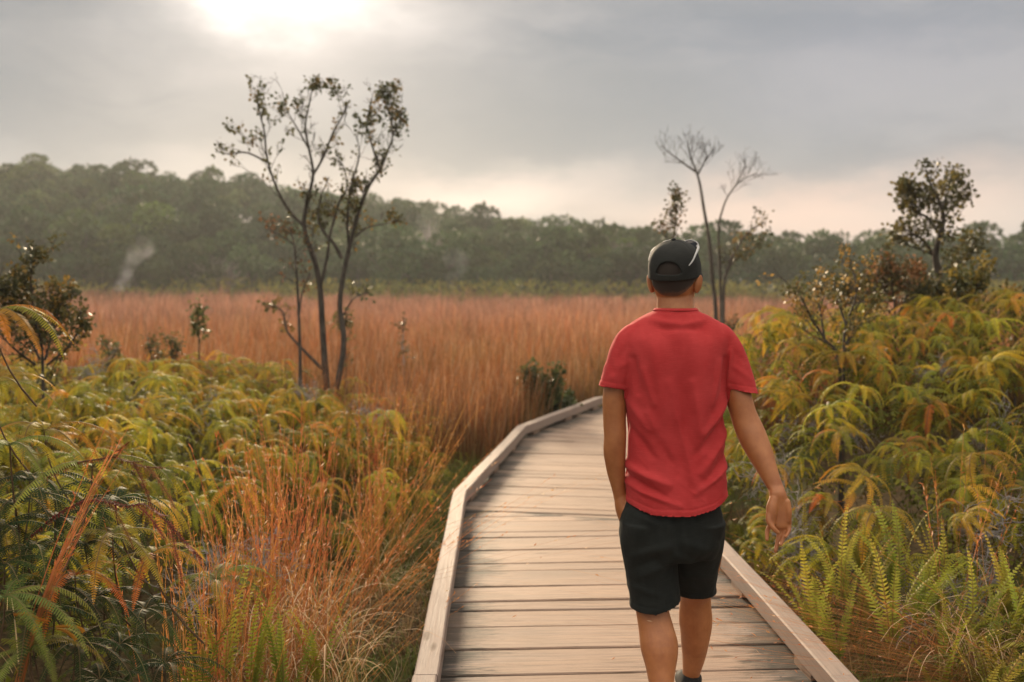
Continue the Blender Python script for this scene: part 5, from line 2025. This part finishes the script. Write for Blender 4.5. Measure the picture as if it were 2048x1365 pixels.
# dead grey lichen-covered twig bushes among the ferns
def dead_bush(seed, h=.42):
    g = np.random.default_rng(seed)
    mb = MB()

    def br(p, d, L, r, dep):
        k = 4
        pts = [p]
        for i in range(k):
            d = nrm(d + g.normal(0, .35, 3))
            pts.append(pts[-1] + d * L / k)
        tube(mb, pts, np.linspace(r, r * .6, k + 1), (1, 1, 1), 4)
        if dep:
            for i in range(3):
                br(pts[g.integers(1, k + 1)], nrm(d + g.normal(0, .8, 3)), L * .7, r * .68, dep - 1)
    for i in range(6):
        br(np.zeros(3), nrm(np.array([g.normal(0, .6), g.normal(0, .6), 1.0])), h * .42, .0042, 3)
    return mb.mesh('dead_bush', True)


DB = [dead_bush(800 + i) for i in range(5)]
dspots = [(1690, 800, 6.9), (1720, 810, 6.8), (1590, 790, 7.2), (1545, 890, 6.2), (1600, 985, 5.5), (1605, 1030, 5.3), (1870, 700, 7.4), (2000, 960, 5.1), (1925, 1130, 4.6), (1990, 810, 6.5), (1970, 1110, 4.6),
          (400, 1080, 4.6), (440, 1060, 4.8), (520, 1050, 4.9), (190, 700, 9.6), (310, 800, 7.2), (720, 790, 9.2), (620, 750, 9.6), (280, 760, 8.2), (430, 790, 7.8)]
for i, (px, py, Y) in enumerate(dspots):
    p = P(px, py, Y)
    o = link('dead_bush', DB[i % 5], M_TWIG)
    s = rnd.uniform(.8, 1.25)
    o.location = (p.x, p.y, p.z - .28 * s)
    o.rotation_euler = (0, 0, rnd.uniform(0, 6.28))
    o.scale = (s, s, s)
    rt = px > 1024
    tag(o, 'grey lichen-covered dead bush in the right fern bank' if rt else 'grey lichen-covered dead bush in the left fern thicket', 'dead bush', 'grey dead bushes in the right fern bank' if rt else 'grey dead bushes in the left fern thicket')
# ---------------------------------------------------------------- the field of tall orange grass
g = np.random.default_rng(3)
N = 33000
u = g.random(N)
Y0, Y1 = 9.6, 84.0
yy = 1 / (1 / Y0 - u * (1 / Y0 - 1 / Y1))
xx = g.uniform(-1, 1, N) * (.62 * yy + 1.5)
ok = np.ones(N, bool)
wl = np.interp(yy, [p.y for p in LEFT], [p.x for p in LEFT])
wr = np.interp(yy, [p.y for p in RIGHT], [p.x for p in RIGHT])
ok &= ~((yy < 16.4) & (xx > wl - .35) & (xx < wr + .35))
ok &= ~((yy < 16.6) & (xx > 1.0) & (yy > 12.3) & (xx < 6.5))
ok &= ~((yy < 10.6) & (xx < -1.6))
ok &= ~((yy < 10.2) & (xx > 1.9))
xx, yy = xx[ok], yy[ok]
N = len(xx)
patch = np.array([mnoise.noise(Vector((a * .09, b_ * .05, 0))) + .5 * mnoise.noise(Vector((a * .35, b_ * .16, 4))) for a, b_ in zip(xx, yy)])
B_ = 7
bx = np.repeat(xx, B_) + g.normal(0, .10, N * B_) * np.repeat(1 + yy / 40, B_)
by = np.repeat(yy, B_) + g.normal(0, .10, N * B_)
pt = np.repeat(patch, B_)
n = N * B_
bz = gh(bx, by) - .03
sc_ = by / 10
k = 4
s = np.linspace(0, 1, k)
H = (0.88 + .16 * pt) * g.uniform(.60, 1.12, n)
H = H * np.repeat(np.exp(g.normal(0, .15, N)) * np.where(yy < 24, .96, 1), B_)
H = np.where(g.random(n) < .05, H * 1.22, H)
lx = g.normal(.03, .11, n)
ly = g.normal(0, .11, n)
pts = np.zeros((n, k, 3))
pts[:, :, 0] = bx[:, None] + (lx * H)[:, None] * s[None] ** 1.6
pts[:, :, 1] = by[:, None] + (ly * H)[:, None] * s[None] ** 1.6
pts[:, :, 2] = bz[:, None] + H[:, None] * s[None]
side = np.tile(np.array([[1.0, 0, 0]]), (n, 1)) + np.stack([np.zeros(n), g.normal(0, .6, n), np.zeros(n)], 1)
w = (.0030 * sc_ ** .72)[:, None] * np.array([.9, 1.0, 1.25, .35])[None] * g.uniform(.7, 1.3, (n, 1))
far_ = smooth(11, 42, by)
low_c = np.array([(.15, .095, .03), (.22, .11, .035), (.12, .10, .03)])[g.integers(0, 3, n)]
mid_c = np.array([(.36, .115, .030), (.34, .145, .038), (.27, .105, .030), (.31, .18, .065)])[g.integers(0, 4, n)]
top_c = np.array([(.38, .175, .07), (.33, .125, .04), (.42, .27, .16)])[g.integers(0, 3, n)]
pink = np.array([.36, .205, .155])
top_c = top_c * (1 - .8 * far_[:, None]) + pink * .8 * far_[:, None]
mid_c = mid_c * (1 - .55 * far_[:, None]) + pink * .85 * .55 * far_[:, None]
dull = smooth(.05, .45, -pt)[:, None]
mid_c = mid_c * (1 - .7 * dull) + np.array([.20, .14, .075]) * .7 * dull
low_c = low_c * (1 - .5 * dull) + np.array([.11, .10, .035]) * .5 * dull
cv = np.repeat(np.exp(g.normal(0, .28, N)) * (1 + .40 * patch), B_)[:, None, None] * np.exp(g.normal(0, .14, (n, 1, 1)))
on_ = np.array([mnoise.noise(Vector((a * .55, b_ * .28, 9))) for a, b_ in zip(xx, yy)])
olive = (smooth(-.05, .30, np.repeat(on_ + g.normal(0, .12, N), B_)) * (1 - smooth(20, 34, by)))[:, None]
mid_c = mid_c * (1 - .6 * olive) + np.array([.22, .165, .05]) * .6 * olive
low_c = low_c * (1 - .6 * olive) + np.array([.12, .12, .03]) * .6 * olive
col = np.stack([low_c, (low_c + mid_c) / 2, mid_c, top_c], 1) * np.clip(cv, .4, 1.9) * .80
mb = MB()
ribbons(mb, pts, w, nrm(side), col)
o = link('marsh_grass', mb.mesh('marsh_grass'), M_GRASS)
tag(o, 'wide field of tall orange marsh grass in front of the wooded hills', 'grass', kind='stuff')


# ---------------------------------------------------------------- the far woods
def crown_pts(g, n, blobs):
    """points over and in a lumpy crown made of overlapping blobs (cx, cy, cz, r, squash)"""
    b_ = np.array(blobs)
    wt = b_[:, 3] ** 2
    i = g.choice(len(b_), n, p=wt / wt.sum())
    d = nrm(g.normal(0, 1, (n, 3)))
    d[:, 2] = np.where(d[:, 2] < -.35, -d[:, 2], d[:, 2])
    rr = b_[i, 3] * g.uniform(.55, 1.05, n) ** .6
    p = b_[i, :3] + d * rr[:, None] * np.stack([np.ones(n), np.ones(n), b_[i, 4]], 1)
    return p, d


def far_tree(seed, n=620, h=5.5, w=2.6, airy=False, flat=False):
    g = np.random.default_rng(seed)
    blobs = []
    nb = g.integers(6, 10)
    for i in range(nb):
        a = g.uniform(0, 6.28)
        q = g.uniform(.15, 1.0)
        zc = h * (g.uniform(.80, .93) if flat else g.uniform(.38, .88))
        blobs.append((math.cos(a) * w * .55 * q, math.sin(a) * w * .55 * q, zc, w * g.uniform(.26, .46) * (.8 if airy else 1), .45 if flat else g.uniform(.55, .85)))
    crown = MB()
    p, d = crown_pts(g, n, blobs)
    sz = g.uniform(.16, .34, n)
    tone = g.uniform(.75, 1.3, n)[:, None]
    bl = g.uniform(.8, 1.2, (n, 1))
    c = np.stack([np.full(n, .044), np.full(n, .076), np.full(n, .028)], 1) * tone
    dv = nrm(d + g.normal(0, .6, (n, 3)))
    leaves(crown, p, dv, g.normal(0, 1, (n, 3)), sz * 1.5, sz * .5, c)
    trunk = MB()
    tube(trunk, [(0, 0, -.4), (.05, .03, h * .3), (g.normal(0, .15), g.normal(0, .15), h * .7)], [.14, .11, .05], (.09, .085, .075), 5)
    for b_ in blobs[:6]:
        tube(trunk, [(.03, .02, h * .32), (b_[0] * .5, b_[1] * .5, (h * .3 + b_[2]) / 2), b_[:3]], [.07, .05, .02], (.09, .085, .075), 4)
    return crown, trunk


LIB = [far_tree(900 + i, 620, 5.2 + .35 * (i % 4), 2.5 + .25 * (i % 3)) for i in range(8)]
forest = MB()
rr = random.Random(9)
TINTS = [(1, 1, 1), (.85, .9, .9), (1.15, 1.05, .9), (1.45, 1.2, .85), (.8, .95, .95), (1.0, 1.1, .9), (1.9, 1.5, 1.5), (1.7, 1.6, .9)]
cnt = 0
y = 85.5
while y < 168:
    st = 2.7 + (y - 85) * .016
    hw = .545 * y + 4
    x = -hw
    while x < hw:
        xx_, yy_ = x + rr.uniform(-1.2, 1.2), y + rr.uniform(-1.2, 1.2)
        onhill = gh(xx_, yy_) > 1.6
        if onhill or yy_ < 108:
            sc = rr.choice((rr.uniform(.6, .95), rr.uniform(.85, 1.3))) * (.80 if yy_ < 90 else 1)
            M_ = Matrix.Translation((xx_, yy_, float(gh(xx_, yy_)) - .3)) @ Matrix.Rotation(rr.uniform(0, 6.28), 4, 'Z') @ Matrix.Diagonal((sc * rr.uniform(.9, 1.25), sc * rr.uniform(.9, 1.25), sc, 1))
            c, t_ = LIB[rr.randrange(8)]
            tn = np.array(rr.choices(TINTS, (6, 4, 4, 2, 4, 4, .7, 1.2))[0]) * rr.uniform(.65, 1.35)
            forest.merge(c, M_, tn)
            if yy_ < 96:
                forest.merge(t_, M_)
            cnt += 1
        x += st
    y += st * .85
print('forest trees', cnt)
o = link('forest', forest.mesh('forest'), M_FOREST)
tag(o, 'dense green woods covering the far hillside and plain', 'forest', kind='stuff')

# trees that stand out on the skyline
sky_trees = [(360, 372, 138, 'flat-topped tree above the left ridge', 1.15, True), (335, 378, 137, 'round-topped tree beside the flat-topped one on the left ridge', .8, False), (60, 345, 142, 'tallest round tree at the left end of the ridge', 1.0, False),
             (150, 352, 142, 'broad tree on the ridge between the left end and the flat-topped tree', 1.0, False), (492, 385, 138, 'airy tree on the ridge just left of the double-trunked tree', .9, False), (775, 388, 134, 'airy see-through tree crown right of the double-trunked tree', 1.15, False),
             (912, 408, 130, 'lone airy tree sticking up from the slope in the middle of the ridge', 1.15, False), (990, 438, 128, 'wide airy tree low on the slope right of the lone one', 1.0, False), (1030, 445, 126, 'thin tree crown at the foot of the slope', .8, False),
             (1240, 462, 112, 'rounded tree on the skyline left of the man', 1.1, False), (1635, 488, 106, 'tall airy tree on the flat skyline right of the man', 1.1, False), (1560, 500, 106, 'small see-through tree on the skyline right of the bare tree', .9, False), (2024, 462, 106, 'pointed narrow tree on the skyline at the right edge', 1.0, False), (1990, 478, 106, 'low broad tree next to the pointed one', .9, False)]
for i, (px, py, Y, lb, sc, flat) in enumerate(sky_trees):
    top = P(px, py, Y)
    z0 = float(gh(top.x, Y)) - .3
    h = max(3.0, top.z - z0)
    narrow = 'pointed' in lb
    c, t_ = far_tree(950 + i, 330 if 'airy' in lb or 'see-through' in lb or flat else 560, h, (1.0 if narrow else 2.9) * sc, True, flat)
    o = empty('skyline_tree', (top.x, Y, z0))
    tag(o, lb, 'tree', 'trees standing out on the skyline')
    link('trunk', t_.mesh('trunk'), M_FOREST, o)
    link('crown', c.mesh('crown'), M_FOREST, o)


# leafless pale trees among the green ones
def pale_tree(seed, h, w):
    g = np.random.default_rng(seed)
    mb = MB()
    tube(mb, [(0, 0, -.3), (0, 0, h * .4)], [.10, .06], (.30, .26, .25), 5)
    for i in range(90):
        a = g.uniform(0, 6.28)
        e = g.uniform(.5, 1.5)
        L = h * g.uniform(.35, .65)
        p0 = np.array([0, 0, h * g.uniform(.15, .5)])
        d = np.array([math.cos(a) * math.cos(e) * w / h * 1.6, math.sin(a) * math.cos(e) * w / h * 1.6, math.sin(e)])
        p1 = p0 + d * L * .5 + g.normal(0, .1, 3)
        p2 = p0 + d * L + g.normal(0, .25, 3)
        tube(mb, [p0, p1, p2], [.035, .026, .015], (.33, .28, .27), 4)
        for q in range(2):
            p3 = p2 + g.normal(0, .35, 3) + np.array([0, 0, .25])
            tube(mb, [p1, (p1 + p3) / 2 + g.normal(0, .08, 3), p3], [.02, .015, .01], (.35, .30, .29), 3)
    return mb


for i, (px, py, Y, h, w, lb) in enumerate(((440, 520, 86, 3.2, 3.6, 'pale leafless bush at the foot of the hill left of the tall tree'), (245, 415, 112, 5.0, 2.6, 'pale leafless tree halfway up the left hillside'),
                                          (1245, 500, 92, 4.2, 2.8, 'pale leafless tree in the woods left of the black cap'), (860, 480, 100, 4.5, 2.2, 'pale leafless tree at mid slope right of the tall tree'))):
    p = P(px, py, Y)
    z0 = float(gh(p.x, Y))
    if p.z - h * .6 > z0 + 1.5:
        z0 = p.z - h * .8
    o = empty('leafless_tree', (p.x, Y, z0))
    tag(o, lb, 'tree', 'pale leafless trees in the far woods')
    link('trunk', pale_tree(970 + i, h, w).mesh('trunk'), M_FOREST, o)

# low yellow-green brush where the field meets the woods
g = np.random.default_rng(31)
mb = MB()
n = 19000
cx = g.uniform(-48, 50, 420)
cy = g.uniform(78, 85, 420)
i = g.integers(0, 420, n)
dens = np.where((cx[i] > -20), 1, .45)
p = np.stack([cx[i] + g.normal(0, .8, n), cy[i] + g.normal(0, .6, n), np.zeros(n)], 1)
keep_ = g.random(n) < dens
p, i = p[keep_], i[keep_]
n = len(p)
p[:, 2] = gh(p[:, 0], p[:, 1]) + g.uniform(0, 1, n) ** .8 * (1.35 + .6 * np.sin(i * 1.7))
c = np.array([(.22, .20, .035), (.16, .17, .03), (.28, .23, .04), (.12, .13, .03)])[i % 4]
leaves(mb, p, nrm(g.normal(0, 1, (n, 3)) + np.array([0, 0, .6])), g.normal(0, 1, (n, 3)), g.uniform(.2, .4, n), g.uniform(.06, .12, n), c)
o = link('low_brush', mb.mesh('low_brush'), M_FOREST)
tag(o, 'low yellow-green brush along the foot of the woods', 'brush', kind='stuff')


# ---------------------------------------------------------------- steam from the ground, haze in the air
def volume_mat(name, col, dens):
    m, t, out = new_mat(name)
    v = t.node('ShaderNodeVolumePrincipled')
    v.inputs['Color'].default_value = (*col, 1)
    v.inputs['Density'].default_value = dens
    v.inputs['Anisotropy'].default_value = 0.3
    t.link(v.outputs[0], out.inputs['Volume'])
    return m


def steam_mat(name, dens):
    m, t, out = new_mat(name)
    tc = t.node('ShaderNodeTexCoord').outputs['Object']
    n = t.noise(tc, .9, 4, .6)
    v = t.node('ShaderNodeVolumePrincipled')
    v.inputs['Color'].default_value = (.97, .94, .92, 1)
    sz_ = t.node('ShaderNodeSeparateXYZ')
    t.link(tc, sz_.inputs[0])
    t.link(t.math('MULTIPLY', t.mapr(n, .36, .70, 0.0, dens), t.mapr(sz_.outputs[2], -.3, 3.8, 1.0, .12)), v.inputs['Density'])
    t.link(v.outputs[0], out.inputs['Volume'])
    return m


M_STEAM = steam_mat('steam', .8)
for i, (pl, Y, r0, r1, lb) in enumerate((([(240, 578), (248, 555), (262, 530), (280, 505), (292, 488)], 82, .35, .75, 'thick plume of white steam rising at the far left edge of the field'),
                                        ([(905, 575), (912, 550), (918, 530), (905, 510)], 84, .4, .9, 'thin veil of steam rising at the foot of the woods'),
                                        ([(845, 520), (850, 485), (856, 450), (862, 425)], 96, .6, 1.2, 'faint tall wisp of steam on the slope'))):
    sb = bmesh.new()
    rr = random.Random(40 + i)
    base = P(*pl[0], Y)
    path = catmull([np.array(P(a, b_, Y) - base) for a, b_ in pl], 4)
    for k, q in enumerate(path):
        t_ = k / (len(path) - 1)
        r = (r0 + (r1 - r0) * t_) * rr.uniform(.8, 1.15)
        for w_ in range(2):
            ellipsoid(sb, (q[0] + rr.uniform(-.5, .5), q[1] + rr.uniform(-.5, .5), q[2] + rr.uniform(-.2, .2)), (r * rr.uniform(.6, 1), r * rr.uniform(.6, 1), r * .9))
    sm = remeshed(sb, .18, 3)
    sm.name = 'steam_plume'
    o = link('steam_plume', sm, M_STEAM if i == 0 else steam_mat('thin_steam', .3))
    o.location = base
    tag(o, lb, 'steam', 'steam plumes')

hb = bmesh.new()
bmesh.ops.create_cube(hb, size=1.0)
bmesh.ops.transform(hb, matrix=Matrix.Translation((0, 165, 13)) @ Matrix.Diagonal((650, 490, 32, 1)), verts=hb.verts)
hm = bpy.data.meshes.new('haze')
hb.to_mesh(hm)
hb.free()
o = link('haze', hm, volume_mat('haze', (.93, .94, .95), .0006))
tag(o, 'thin pale haze in the air over the field', 'haze', kind='stuff')
